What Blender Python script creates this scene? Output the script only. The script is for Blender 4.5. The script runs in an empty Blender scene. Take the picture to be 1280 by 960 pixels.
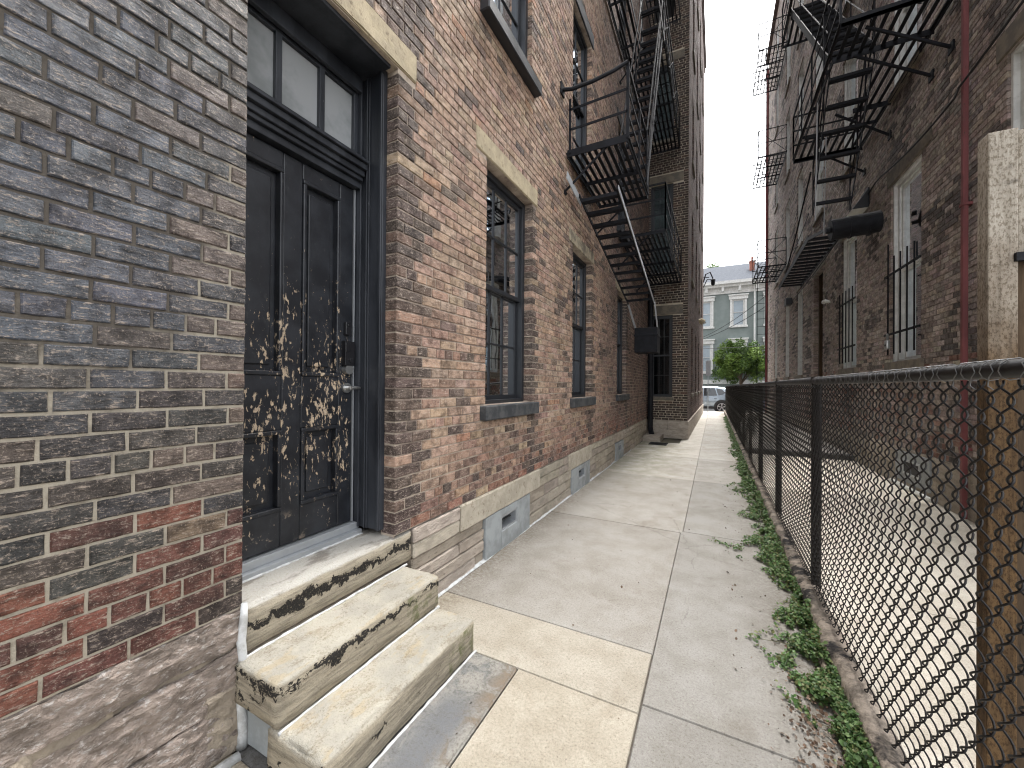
import bpy, math, random
from mathutils import Vector, Matrix, noise
random.seed(7)
R_ = math.radians
scene = bpy.context.scene
COL = scene.collection

# ------------------------------------------------------------------ helpers
def tag(o, label=None, cat=None, group=None, kind=None):
    if label: o['label'] = label
    if cat: o['category'] = cat
    if group: o['group'] = group
    if kind: o['kind'] = kind
    return o

def world_loc(o):
    p = Vector(o.location)
    while o.parent:
        o = o.parent
        p += Vector(o.location)
    return p

def empty(name, loc, label=None, cat=None, group=None):
    e = bpy.data.objects.new(name, None)
    e.location = loc
    e.empty_display_size = 0.1
    COL.objects.link(e)
    return tag(e, label, cat, group)

def frame(O, S, N):
    """local (s, n, z) -> world"""
    S, N = Vector(S), Vector(N)
    m = Matrix(((S.x, N.x, 0, O[0]), (S.y, N.y, 0, O[1]), (S.z, N.z, 1, O[2]), (0, 0, 0, 1)))
    return m

class MB:
    def __init__(s, T=None):
        s.v, s.f, s.m, s.c, s.T = [], [], [], [], T
        s.flip = bool(T is not None and T.to_3x3().determinant() < 0)
    def V(s, p):
        if s.T is not None:
            p = s.T @ Vector(p)
        s.v.append((p[0], p[1], p[2]))
        return len(s.v) - 1
    def F(s, idx, mat=0, col=(1, 1, 1)):
        s.f.append(tuple(reversed(idx)) if s.flip else tuple(idx))
        s.m.append(mat)
        s.c.append(col)
    def poly(s, pts, mat=0, col=(1, 1, 1)):
        s.F([s.V(p) for p in pts], mat, col)
    def box(s, a, b, mat=0, col=(1, 1, 1)):
        (x0, y0, z0), (x1, y1, z1) = a, b
        if x0 > x1: x0, x1 = x1, x0
        if y0 > y1: y0, y1 = y1, y0
        if z0 > z1: z0, z1 = z1, z0
        i = [s.V(p) for p in ((x0,y0,z0),(x1,y0,z0),(x1,y1,z0),(x0,y1,z0),(x0,y0,z1),(x1,y0,z1),(x1,y1,z1),(x0,y1,z1))]
        for q in ((3,2,1,0),(4,5,6,7),(0,1,5,4),(1,2,6,5),(2,3,7,6),(3,0,4,7)):
            s.F([i[k] for k in q], mat, col)
        return s
    def bar(s, p, q, w, h, mat=0, col=(1, 1, 1), up=(0, 0, 1)):
        p, q = Vector(p), Vector(q)
        d = (q - p).normalized()
        u = Vector(up)
        if abs(d.dot(u)) > .97: u = Vector((0, 1, 0))
        a = d.cross(u).normalized() * (w / 2)
        b = a.cross(d).normalized() * (h / 2)
        i = [s.V(x) for x in (p-a-b, p+a-b, p+a+b, p-a+b, q-a-b, q+a-b, q+a+b, q-a+b)]
        for k in ((0,1,2,3),(7,6,5,4),(4,5,1,0),(5,6,2,1),(6,7,3,2),(7,4,0,3)):
            s.F([i[j] for j in k], mat, col)
        return s
    def tube(s, pts, r, n=8, mat=0, col=(1, 1, 1), cap=True):
        pts = [Vector(p) for p in pts]
        N = len(pts)
        rr = r if isinstance(r, (list, tuple)) else [r] * N
        d0 = (pts[1] - pts[0]).normalized()
        ref = Vector((0, 0, 1)) if abs(d0.z) < .9 else Vector((1, 0, 0))
        a = d0.cross(ref).normalized()
        rings = []
        for k in range(N):
            d = (pts[min(k+1, N-1)] - pts[max(k-1, 0)])
            d = d.normalized() if d.length > 1e-9 else d0
            a = (a - d * a.dot(d)).normalized()
            b = d.cross(a)
            rings.append([s.V(pts[k] + (a * math.cos(2*math.pi*j/n) + b * math.sin(2*math.pi*j/n)) * rr[k]) for j in range(n)])
        for k in range(N - 1):
            for j in range(n):
                s.F((rings[k][j], rings[k][(j+1) % n], rings[k+1][(j+1) % n], rings[k+1][j]), mat, col)
        if cap:
            s.F(list(reversed(rings[0])), mat, col)
            s.F(rings[-1], mat, col)
        return s
    def build(s, name, mats, parent=None, smooth=False, bevel=0, loc=None, seg=2, angle=None):
        if not isinstance(mats, (list, tuple)): mats = [mats]
        me = bpy.data.meshes.new(name)
        xs = [p[0] for p in s.v]; ys = [p[1] for p in s.v]; zs = [p[2] for p in s.v]
        if parent is not None:
            base = world_loc(parent)
            o3 = Vector(((min(xs)+max(xs))/2, (min(ys)+max(ys))/2, min(zs)))
        else:
            base = Vector((0, 0, 0))
            o3 = Vector(loc) if loc is not None else Vector(((min(xs)+max(xs))/2, (min(ys)+max(ys))/2, min(zs)))
        me.from_pydata([(p[0]-o3.x, p[1]-o3.y, p[2]-o3.z) for p in s.v], [], s.f)
        for m in mats: me.materials.append(m)
        me.polygons.foreach_set('material_index', s.m)
        at = me.attributes.new('Col', 'FLOAT_COLOR', 'FACE')
        flat = []
        for c in s.c: flat += [c[0], c[1], c[2], c[3] if len(c) > 3 else 1.0]
        at.data.foreach_set('color', flat)
        if smooth: me.polygons.foreach_set('use_smooth', [True] * len(s.f))
        me.update()
        o = bpy.data.objects.new(name, me)
        COL.objects.link(o)
        o.location = o3 - base
        if parent is not None: o.parent = parent
        if bevel:
            bv = o.modifiers.new('bevel', 'BEVEL')
            bv.width = bevel; bv.segments = seg; bv.limit_method = 'ANGLE'; bv.angle_limit = R_(40)
        return o

def copy_tree(o, parent=None):
    c = o.copy()
    COL.objects.link(c)
    if parent is not None: c.parent = parent
    for ch in list(o.children): copy_tree(ch, c)
    return c

# ------------------------------------------------------------------ materials
class NT:
    def __init__(s, name):
        s.mat = bpy.data.materials.new(name); s.mat.use_nodes = True
        s.t = s.mat.node_tree; s.t.nodes.clear()
        s.out = s.n('ShaderNodeOutputMaterial')
        s.geo = s.n('ShaderNodeNewGeometry')
        s.pos = s.geo.outputs['Position']
    def n(s, typ, **kw):
        k = s.t.nodes.new(typ)
        for a, b in kw.items(): setattr(k, a, b)
        return k
    def L(s, a, b): s.t.links.new(a, b)
    def put(s, sock, v):
        if hasattr(v, 'is_linked') or hasattr(v, 'links'): s.L(v, sock)
        else:
            if isinstance(v, (tuple, list)) and len(v) == 3 and sock.type == 'RGBA': v = (*v, 1)
            sock.default_value = v
    def noise(s, scale, detail=4, rough=.6, vec=None, dist=0, col=False):
        k = s.n('ShaderNodeTexNoise')
        k.inputs['Scale'].default_value = scale; k.inputs['Detail'].default_value = detail
        k.inputs['Roughness'].default_value = rough; k.inputs['Distortion'].default_value = dist
        s.L(vec if vec is not None else s.pos, k.inputs['Vector'])
        return k.outputs['Color' if col else 'Fac']
    def map(s, scale=(1, 1, 1), loc=(0, 0, 0), vec=None):
        k = s.n('ShaderNodeMapping')
        k.inputs['Scale'].default_value = scale; k.inputs['Location'].default_value = loc
        s.L(vec if vec is not None else s.pos, k.inputs['Vector'])
        return k.outputs[0]
    def step(s, v, a, b, lo=0, hi=1):
        k = s.n('ShaderNodeMapRange'); k.interpolation_type = 'SMOOTHSTEP'
        s.L(v, k.inputs['Value'])
        k.inputs['From Min'].default_value = a; k.inputs['From Max'].default_value = b
        k.inputs['To Min'].default_value = lo; k.inputs['To Max'].default_value = hi
        return k.outputs[0]
    def mix(s, f, a, b, mode='MIX'):
        k = s.n('ShaderNodeMix'); k.data_type = 'RGBA'; k.blend_type = mode
        s.put(k.inputs[0], f); s.put(k.inputs[6], a); s.put(k.inputs[7], b)
        return k.outputs[2]
    def math(s, op, a, b=0.0, c=0.0):
        k = s.n('ShaderNodeMath'); k.operation = op
        s.put(k.inputs[0], a); s.put(k.inputs[1], b)
        s.put(k.inputs[2], c)
        return k.outputs[0]
    def sep(s, v=None):
        k = s.n('ShaderNodeSeparateXYZ'); s.L(v if v is not None else s.pos, k.inputs[0])
        return k.outputs
    def attr(s, name='Col'):
        k = s.n('ShaderNodeAttribute'); k.attribute_name = name
        return k
    def bump(s, h, strength=.5, dist=.004, prev=None):
        k = s.n('ShaderNodeBump'); k.inputs['Strength'].default_value = strength
        k.inputs['Distance'].default_value = dist
        s.L(h, k.inputs['Height'])
        if prev is not None: s.L(prev, k.inputs['Normal'])
        return k.outputs[0]
    def principled(s, col, rough=.8, bump=None, metal=0, spec=.5, **kw):
        k = s.n('ShaderNodeBsdfPrincipled')
        s.put(k.inputs['Base Color'], col); s.put(k.inputs['Roughness'], rough)
        s.put(k.inputs['Metallic'], metal); s.put(k.inputs['Specular IOR Level'], spec)
        for a, b in kw.items(): s.put(k.inputs[a.replace('_', ' ')], b)
        if bump is not None: s.L(bump, k.inputs['Normal'])
        s.L(k.outputs[0], s.out.inputs[0])
        return k

def mat_brick(name, speck=.35, soot=.55, gloss=.75, pale=(.42, .36, .31)):
    t = NT(name)
    a = t.attr()
    off = t.n('ShaderNodeVectorMath'); off.operation = 'MULTIPLY_ADD'
    t.L(a.outputs['Color'], off.inputs[0]); off.inputs[1].default_value = (37, 53, 71)
    t.L(t.pos, off.inputs[2])
    p = off.outputs[0]
    st = t.map((9, 9, 34), vec=p)                     # drag marks along the brick
    n1 = t.noise(1.0, 6, .7, vec=st)
    n2 = t.noise(14, 6, .65, vec=p)
    n3 = t.noise(140, 4, .7, vec=p)
    n4 = t.noise(42, 7, .8, vec=p)
    n5 = t.noise(1.0, 5, .75, vec=t.map((30, 30, 110), vec=p))
    c = t.mix(t.step(n2, .42, .64, 0, soot), a.outputs['Color'], t.mix(1, a.outputs['Color'], (.30, .28, .28), 'MULTIPLY'))
    c = t.mix(t.step(n1, .5, .66, 0, soot), c, t.mix(1, c, (.32, .31, .31), 'MULTIPLY'))
    c = t.mix(t.math('MULTIPLY', t.step(n5, .54, .64), t.step(n2, .62, .45, .1, speck)), c, pale)
    c = t.mix(t.math('MULTIPLY', t.step(n4, .55, .68), t.step(n1, .52, .38, 0, speck)), c, pale)
    c = t.mix(t.step(n3, .57, .66, 0, speck * .75), c, pale)
    c = t.mix(t.step(n3, .43, .34, 0, .6), c, t.mix(1, c, (.35, .34, .34), 'MULTIPLY'))
    h = t.math('ADD', t.math('MULTIPLY', n4, 1.3), t.math('ADD', t.math('MULTIPLY', n1, .9), n5))
    b = t.bump(h, 1.0, .008)
    b = t.bump(n3, .6, .0025, b)
    t.principled(c, t.step(n2, .3, .7, gloss - .1, gloss + .15), b, spec=.35)
    return t.mat

def mat_mortar(name, dark, light, zlim=None):
    t = NT(name)
    n1 = t.noise(3.0, 5, .65); n2 = t.noise(120, 4, .7); n3 = t.noise(20, 4)
    f = t.step(n1, .38, .6)
    if zlim:
        z = t.sep()[2]
        zz = t.math('ADD', t.math('SUBTRACT', z, t.math('MULTIPLY', t.step(t.sep()[1], .62, .95), 1.0)), t.math('MULTIPLY', t.math('SUBTRACT', n1, .5), 1.4))
        f = t.step(zz, zlim[0], zlim[1], 1, .12)
    c = t.mix(f, dark, light)
    c = t.mix(t.step(n3, .5, .7, 0, .5), c, t.mix(1, c, (.45, .43, .4), 'MULTIPLY'))
    a = t.attr()
    c = t.mix(1, c, a.outputs['Color'], 'MULTIPLY')
    t.principled(c, .95, t.bump(t.math('ADD', n2, n3), .8, .004), spec=.2)
    return t.mat

def mat_noise(name, c1, c2, scale=6, rough=.8, bump=.4, bscale=60, bdist=.003, stretch=(1, 1, 1), lo=.4, hi=.62,
              c3=None, s3=40, lo3=.6, hi3=.7, useattr=False, metal=0, spec=.4, detail=5):
    t = NT(name)
    v = t.map(stretch)
    n1 = t.noise(scale, detail, .65, vec=v)
    c = t.mix(t.step(n1, lo, hi), c1, c2)
    if c3 is not None:
        c = t.mix(t.step(t.noise(s3, 5, .7, vec=v), lo3, hi3), c, c3)
    if useattr:
        c = t.mix(1, c, t.attr().outputs['Color'], 'MULTIPLY')
    bn = t.noise(bscale, 5, .65, vec=v)
    t.principled(c, rough, t.bump(bn, bump, bdist), metal=metal, spec=spec)
    return t.mat

def mat_plain(name, c, rough=.6, metal=0, spec=.5, **kw):
    t = NT(name)
    n1 = t.noise(9, 4); n2 = t.noise(70, 3)
    cc = t.mix(t.step(n1, .35, .7, 0, .35), c, tuple(k * .7 for k in c))
    t.principled(cc, rough, t.bump(n2, .12, .001), metal=metal, spec=spec, **kw)
    return t.mat

def mat_attr(name, rough=.8, spec=.3, trans=0):
    t = NT(name)
    a = t.attr()
    n1 = t.noise(60, 3)
    c = t.mix(t.step(n1, .4, .7, 0, .3), a.outputs['Color'], t.mix(1, a.outputs['Color'], (.6, .65, .5), 'MULTIPLY'))
    p = t.principled(c, rough, spec=spec)
    if trans:
        tr = t.n('ShaderNodeBsdfTranslucent'); t.L(c, tr.inputs[0])
        mx = t.n('ShaderNodeMixShader'); mx.inputs[0].default_value = trans
        t.L(p.outputs[0], mx.inputs[1]); t.L(tr.outputs[0], mx.inputs[2]); t.L(mx.outputs[0], t.out.inputs[0])
    return t.mat

def mat_glass(name, tint=(.5, .55, .55), ior=1.9, rough=.02, wave=.06, teal=0):
    t = NT(name)
    tr = t.n('ShaderNodeBsdfTransparent'); tr.inputs[0].default_value = (*tint, 1)
    gl = t.n('ShaderNodeBsdfGlossy'); gl.inputs['Roughness'].default_value = rough
    gl.inputs[0].default_value = (.9, .95, 1, 1)
    fr = t.n('ShaderNodeFresnel'); fr.inputs['IOR'].default_value = ior
    b = t.bump(t.noise(2.2, 2), wave, .02)
    t.L(b, gl.inputs['Normal'])
    mx = t.n('ShaderNodeMixShader')
    under = tr.outputs[0]
    if teal:
        df = t.n('ShaderNodeBsdfDiffuse'); df.inputs[0].default_value = (.125, .16, .165, 1)  # patchy grey-teal diffuse layer mixed into the pane
        m2 = t.n('ShaderNodeMixShader'); t.L(t.step(t.noise(3, 4), .3, .7, teal * .6, teal * 1.4), m2.inputs[0])
        t.L(under, m2.inputs[1]); t.L(df.outputs[0], m2.inputs[2]); under = m2.outputs[0]
    t.L(fr.outputs[0], mx.inputs[0]); t.L(under, mx.inputs[1]); t.L(gl.outputs[0], mx.inputs[2])
    t.L(mx.outputs[0], t.out.inputs[0])
    return t.mat

def mat_door():
    t = NT('peeling_black_paint')
    x, y, z = t.sep()
    v = t.map((1, 1, .45))
    n1 = t.noise(46, 6, .7, vec=v, dist=.4)
    n0 = t.noise(6.5, 4, .6, vec=t.map((1, 1.1, .7), loc=(0, .35, .1)))
    nb = t.noise(55, 4, .7)
    # where the weather has lifted the paint most: a broad band round the lock rail, fading up and down
    band = t.math('MULTIPLY', t.step(z, .58, 1.15), t.step(z, 2.5, 1.55))
    right = t.step(y, .95, 1.5, .68, 1)
    k = t.math('MULTIPLY', band, right)
    thr = t.math('MULTIPLY_ADD', k, .145, t.math('MULTIPLY', t.math('SUBTRACT', n0, .5), .46))
    m = t.step(t.math('ADD', n1, thr), .705, .72)
    paint = t.mix(t.step(t.noise(7, 5), .35, .7), (.010, .0112, .0145), (.024, .0265, .032))
    paint = t.mix(t.step(t.noise(38, 6, .7, vec=v), .6, .72, 0, .35), paint, (.09, .085, .08))
    wood = t.mix(t.step(n0, .35, .65), (.50, .38, .26), (.38, .30, .22))
    wood = t.mix(t.step(nb, .5, .65, 0, .6), wood, (.55, .44, .3))
    # worn dusty scuff on the bottom rail and a faint one high on the left panel
    sc = t.math('MULTIPLY', t.step(t.math('ADD', t.noise(9, 6, .7), t.math('MULTIPLY', t.noise(60, 4), .25)), .66, .72),
                t.math('MULTIPLY', t.step(z, .83, .76), t.step(y, 1.5, 1.3)))
    c = t.mix(m, paint, wood)
    c = t.mix(t.math('MULTIPLY', sc, .85), c, (.25, .2, .15))
    h = t.math('SUBTRACT', t.math('MULTIPLY', nb, .3), m)
    t.principled(c, t.mix(m, (.36, .36, .36), (.9, .9, .9)), t.bump(h, .8, .003), spec=.45)
    return t.mat

def mat_step():
    t = NT('worn_sandstone')
    a = t.attr()
    n0 = t.noise(4.5, 5, .6); n1 = t.noise(17, 6, .7, dist=.5); n2 = t.noise(110, 4, .7)
    lay = t.noise(1, 6, .65, vec=t.map((7, 7, 60)))
    c = t.mix(t.step(n0, .38, .62), (.375, .35, .29), (.31, .293, .25))
    c = t.mix(t.step(t.noise(6.5, 4, .6, vec=t.map((1.6, .7, 1), loc=(3, 1, 0))), .55, .64, 0, .4), c, (.37, .285, .155))
    c = t.mix(t.step(n1, .56, .72, 0, .55), c, (.40, .38, .33))
    up = t.step(t.sep(t.geo.outputs['Normal'])[2], .35, .8)
    face = t.mix(t.step(lay, .42, .66), (.33, .29, .22), (.20, .175, .135))
    c = t.mix(up, face, c)
    gm = t.math('MULTIPLY', up, t.step(t.math('ADD', t.noise(7, 6, .7, vec=t.map((1.6, .8, 1))), t.math('MULTIPLY', t.math('SUBTRACT', n2, .5), .5)), .5, .66, 0, .6))
    c = t.mix(gm, c, t.mix(1, c, (.62, .55, .45), 'MULTIPLY'))
    # the top step has a cement skim, grey and stained
    x, y, z = t.sep()
    sk = t.math('MULTIPLY', up, t.step(x, -1.722, -1.735))
    c = t.mix(t.math('MULTIPLY', sk, .85), c, t.mix(t.step(t.noise(5, 5, .6, vec=t.map((2, .8, 1))), .5, .62), (.40, .385, .35), (.20, .185, .165)))
    # black crust: an uneven line below the nosing of every tread, thicker and thinner along its length
    w0 = t.noise(1, 4, .6, vec=t.map((0, 9, 0), loc=(0, .3, 0))); w1 = t.noise(1, 3, .6, vec=t.map((0, 4, 0), loc=(0, 7.7, 0)))
    wob = t.math('ADD', t.math('MULTIPLY', t.math('SUBTRACT', w0, .5), .09), t.math('MULTIPLY', t.math('SUBTRACT', n1, .5), .16))
    cr = None
    for (zt_, xa, xb, of, amt) in ((.562, -1.80, -1.70, .078, .016), (.362, -1.62, -1.43, .040, .008), (.182, -1.30, -1.18, .085, -.006)):
        dz = t.math('ABSOLUTE', t.math('ADD', t.math('SUBTRACT', z, zt_ - of), wob))
        th = t.math('MULTIPLY_ADD', t.math('SUBTRACT', w1, .42), .11, amt)
        k = t.math('MULTIPLY', t.step(t.math('SUBTRACT', th, dz), -.004, .010), t.math('MULTIPLY', t.step(x, xa - .01, xa), t.step(x, xb + .03, xb + .02)))
        cr = k if cr is None else t.math('MAXIMUM', cr, k)
    # the ends facing the wall carry loose patches of it
    endp = t.math('MULTIPLY', t.step(y, .925, .905), t.step(t.math('ADD', n1, t.math('MULTIPLY', n0, .5)), .80, .88))
    cr = t.math('MULTIPLY', t.math('MAXIMUM', cr, endp), t.math('SUBTRACT', 1, t.math('MULTIPLY', up, .9)))
    halo = t.step(t.math('ADD', cr, t.math('MULTIPLY', n1, .4)), .2, .9, 0, .45)
    c = t.mix(t.math('MULTIPLY', halo, cr), c, (.16, .12, .07))
    c = t.mix(t.step(t.math('ADD', cr, t.math('MULTIPLY', t.math('SUBTRACT', n2, .5), 2.6)), .5, .8), c, (.020, .018, .016))
    gr = t.sep(a.outputs['Vector'])[1]
    alg = t.step(t.math('ADD', t.math('MULTIPLY', t.math('SUBTRACT', n1, .5), 1.3), gr), .5, .8, 0, .7)
    c = t.mix(alg, c, (.085, .10, .03))
    c = t.mix(t.step(n2, .54, .68, 0, .45), c, t.mix(1, c, (.55, .5, .42), 'MULTIPLY'))
    b = t.bump(t.math('ADD', t.math('MULTIPLY', lay, .8), n1), .9, .010)
    b = t.bump(n2, .8, .003, b)
    t.principled(c, .88, b, spec=.25)
    return t.mat

def mat_concrete():
    t = NT('weathered_concrete')
    a = t.attr()
    x, y, z = t.sep()
    n0 = t.noise(.9, 5, .6); n1 = t.noise(4, 6, .65); n2 = t.noise(230, 3, .7); n3 = t.noise(34, 5, .7)
    c = t.mix(1, t.mix(t.step(n1, .35, .68), (1, 1, 1), (.84, .825, .80)), a.outputs['Color'], 'MULTIPLY')
    c = t.mix(t.step(n0, .42, .64, 0, .45), c, t.mix(1, c, (.76, .74, .715), 'MULTIPLY'))
    c = t.mix(t.step(t.noise(2.1, 6, .7, dist=1.2), .55, .68, 0, .4), c, t.mix(1, c, (.72, .67, .62), 'MULTIPLY'))
    n4 = t.noise(85, 6, .8)
    c = t.mix(t.step(n4, .52, .64, 0, .75), c, t.mix(1, c, (.58, .55, .51), 'MULTIPLY'))
    c = t.mix(t.step(n4, .47, .37, 0, .6), c, t.mix(1, c, (1.3, 1.3, 1.29), 'MULTIPLY'))
    c = t.mix(t.step(n2, .55, .66, 0, .7), c, t.mix(1, c, (.5, .48, .45), 'MULTIPLY'))
    c = t.mix(t.step(t.noise(55, 2, .5), .72, .76, 0, .7), c, (.09, .075, .06))
    vo = t.n('ShaderNodeTexVoronoi'); vo.feature = 'DISTANCE_TO_EDGE'; vo.inputs['Scale'].default_value = .75
    wv = t.n('ShaderNodeVectorMath'); wv.operation = 'MULTIPLY_ADD'; t.L(t.noise(5, 4, .7, col=True), wv.inputs[0]); wv.inputs[1].default_value = (.16, .16, 0); t.L(t.pos, wv.inputs[2])
    t.L(wv.outputs[0], vo.inputs['Vector'])
    crk = t.math('MULTIPLY', t.step(vo.outputs['Distance'], .0035, .0012), t.step(t.noise(.8, 2, .5, vec=t.map(loc=(4.3, 1.2, 0))), .56, .6))
    c = t.mix(t.math('MULTIPLY', crk, .28), c, (.07, .06, .05))
    dirt = t.math('MULTIPLY', t.math('MAXIMUM', t.step(x, -1.42, -1.70), t.math('MULTIPLY', t.step(x, .12, .5), t.step(x, .7, .6))), t.step(n3, .36, .62, .1, .75))
    c = t.mix(dirt, c, t.mix(1, c, (.55, .5, .43), 'MULTIPLY'))
    # green algae along the foot of the wall
    alg = t.math('MULTIPLY', t.math('MULTIPLY', t.step(x, -.25, -1.2), t.step(y, 5.2, 8.5)), t.step(n1, .3, .62))
    c = t.mix(t.math('MULTIPLY', alg, .45), c, (.20, .205, .13))
    t.principled(c, .9, t.bump(t.math('ADD', n2, n3), .5, .003), spec=.25)
    return t.mat

def mat_slab():
    t = NT('bluestone_and_rust')
    x, y, z = t.sep()
    n1 = t.noise(9, 8, .75, dist=.8); n2 = t.noise(95, 6, .8)
    c = t.mix(t.step(n1, .42, .58), (.25, .24, .215), (.155, .155, .15))
    m = t.math('MULTIPLY', t.step(t.math('ADD', x, t.math('MULTIPLY', n1, .1)), -1.16, -1.04), t.step(x, -.93, -1.02))
    c = t.mix(t.step(n2, .48, .62, 0, .8), c, t.mix(1, c, (.5, .48, .45), 'MULTIPLY'))
    c = t.mix(t.step(n2, .44, .34, 0, .5), c, t.mix(1, c, (1.35, 1.35, 1.3), 'MULTIPLY'))
    blue = t.math('MULTIPLY', m, t.step(t.math('ADD', y, t.math('MULTIPLY', n1, .3)), 1.78, 1.62))
    c = t.mix(t.math('MULTIPLY', blue, t.step(t.math('ADD', n1, t.math('MULTIPLY', n2, .5)), .9, .66, .15, .8)), c, (.105, .112, .125))
    c = t.mix(t.math('MULTIPLY', t.step(x, -1.05, -.93), t.step(n1, .42, .6, 0, .8)), c, (.19, .145, .10))
    t.principled(c, t.mix(blue, (.9,)*3, (.72,)*3), t.bump(n2, .8, .004), spec=.25)
    return t.mat

M = {}
M['brick'] = mat_brick('old_sooty_brick', speck=.75, soot=.72, pale=(.58, .48, .40))
M['brick_near'] = mat_brick('old_glazed_brick', speck=.9, soot=.8, gloss=.5, pale=(.36, .295, .24))
M['brick_far'] = mat_brick('brown_brick', speck=.35, soot=.6, gloss=.85, pale=(.36, .30, .265))
M['mortar_near'] = mat_mortar('mortar_repointed', (.07, .06, .052), (.37, .33, .265), (1.35, 1.75))
M['mortar'] = mat_mortar('mortar_pale', (.27, .215, .18), (.50, .42, .34))
M['mortar_tan'] = mat_mortar('mortar_tan', (.44, .38, .29), (.56, .49, .39))
M['mortar_dark'] = mat_mortar('mortar_dark', (.17, .145, .13), (.34, .29, .255))
M['lime'] = mat_noise('lintel_sandstone', (.45, .375, .25), (.36, .30, .205), 7, .88, .8, 45, .005, c3=(.20, .155, .10), s3=22, lo3=.56, hi3=.68)
M['lime_pale'] = mat_noise('pale_dressed_stone', (.46, .41, .33), (.37, .33, .26), 9, .9, .9, 40, .006, c3=(.22, .18, .13), s3=26, lo3=.56, hi3=.68, detail=7)
M['lime_mid'] = mat_noise('stained_lintel_sandstone', (.40, .34, .24), (.16, .135, .10), 5, .88, .8, 45, .005, c3=(.10, .085, .065), s3=14, lo3=.54, hi3=.66)
M['lime_dark'] = mat_noise('sooty_lintel_stone', (.13, .115, .095), (.20, .17, .13), 7, .85, .4, 50, .003)
M['plinth'] = mat_noise('rough_plinth_stone', (.44, .385, .325), (.32, .28, .235), 8, .92, 1.0, 34, .014, (.7, .7, 1.8), c3=(.22, .185, .155), s3=24, lo3=.58, hi3=.7, detail=8, useattr=True)
M['rubble'] = mat_noise('rough_split_sandstone', (.33, .27, .23), (.19, .155, .13), 13, .92, 1.0, 42, .03, (.9, .9, 1.5), c3=(.45, .41, .38), s3=40, lo3=.52, hi3=.66, detail=8, useattr=True)
M['patch'] = mat_noise('grey_cement_patch', (.33, .35, .355), (.25, .265, .265), 5, .9, .4, 60, .003)
M['pointing'] = mat_noise('sand_mortar_smear', (.285, .24, .185), (.22, .185, .145), 9, .95, 1.0, 40, .012)
M['caulk'] = mat_noise('white_caulk', (.52, .53, .53), (.36, .36, .35), 22, .6, .5, 60, .003)
M['step'] = mat_step()
M['concrete'] = mat_concrete()
M['slab'] = mat_slab()
M['kerb'] = mat_noise('stained_kerb', (.36, .305, .25), (.13, .11, .09), 9, .92, 1.0, 40, .014, c3=(.022, .02, .02), s3=3.4, lo3=.49, hi3=.58, detail=8)
M['door'] = mat_door()
M['black_paint'] = mat_noise('black_gloss_paint', (.015, .017, .0215), (.034, .0375, .045), 6, .42, .35, 30, .002, (1, 1, .25), c3=(.10, .105, .11), s3=55, lo3=.66, hi3=.74)
M['sash'] = mat_plain('slate_sash_paint', (.017, .019, .023), .5)
M['sill'] = mat_noise('weathered_grey_sill', (.035, .038, .042), (.075, .076, .076), 8, .8, .4, 50)
M['iron'] = mat_noise('black_painted_iron', (.006, .0065, .009), (.011, .012, .016), 8, .6, .3, 60, .001, c3=(.03, .02, .016), s3=30, lo3=.66, hi3=.75, spec=.22)
M['bright_iron'] = mat_plain('highlit_iron', (.42, .43, .45), .4)  # iron with its bright edge highlight put into the colour
M['vinyl'] = mat_noise('black_vinyl_wire', (.006, .005, .005), (.012, .0095, .009), 20, .5, .2, 90, .001, spec=.3)
M['wire'] = mat_plain('galvanised_tie_wire', (.16, .16, .16), .4, metal=.7)
M['steel'] = mat_plain('brushed_nickel', (.55, .55, .54), .28, metal=.9)
M['alu'] = mat_plain('aluminium_strip', (.40, .42, .44), .4, metal=.5)
M['lock'] = mat_plain('black_lock_plastic', (.012, .012, .014), .3)
M['glass'] = mat_glass('window_glass', (.5, .6, .6), 1.22, teal=.42)
M['glass_dark'] = mat_glass('dark_window_glass', (.3, .34, .36), 1.6)
M['glass_refl'] = mat_noise('milky_reflection_glass', (.20, .215, .215), (.30, .31, .315), 2.2, .16, .05, 6, .002, spec=.7)  # opaque pane, its milky grey reflection put into the colour
M['glass_sky'] = mat_plain('curtain_sky_glass', (.36, .43, .48), .12)  # pale blue of curtains and reflected sky put into the pane colour
M['blind'] = mat_plain('grey_slat_blind', (.62, .66, .66), .7)
M['room'] = mat_plain('dim_interior', (.05, .05, .05), .9)
M['white'] = mat_noise('white_trim_paint', (.70, .71, .69), (.58, .59, .57), 8, .6, .3, 60, .001, c3=(.36, .35, .32), s3=24, lo3=.66, hi3=.72)
M['red'] = mat_noise('dull_red_pipe_paint', (.21, .066, .068), (.155, .05, .052), 6, .7, .3, 60, .001, (1, 1, .3), c3=(.09, .05, .04), s3=20, lo3=.6, hi3=.7)
M['shell'] = mat_plain('plain_back_wall', (.12, .09, .08), .95)
def mat_wood():
    t = NT('weathered_fence_wood')
    g = t.noise(6, 6, .7, vec=t.map((8, 8, .5))); f = t.noise(120, 4, .75, vec=t.map((1, 1, .5))); z = t.sep()[2]
    zz = t.math('ADD', z, t.math('MULTIPLY', t.math('SUBTRACT', t.noise(4, 5), .5), .9))
    c = t.mix(t.step(zz, 1.45, 2.15), t.mix(t.step(g, .4, .62), (.13, .078, .036), (.075, .045, .022)), t.mix(t.step(g, .4, .62), (.46, .415, .35), (.34, .30, .245)))
    c = t.mix(t.step(f, .47, .6, 0, .85), c, t.mix(1, c, (.42, .38, .33), 'MULTIPLY'))
    k = t.noise(7, 3, .5, vec=t.map((1, 1, 1.3), loc=(2.2, 0, .4)))
    c = t.mix(t.step(k, .66, .74), c, (.03, .022, .016))
    t.principled(c, .85, t.bump(t.math('ADD', f, g), .7, .003), spec=.25)
    return t.mat
M['wood'] = mat_wood()
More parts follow.
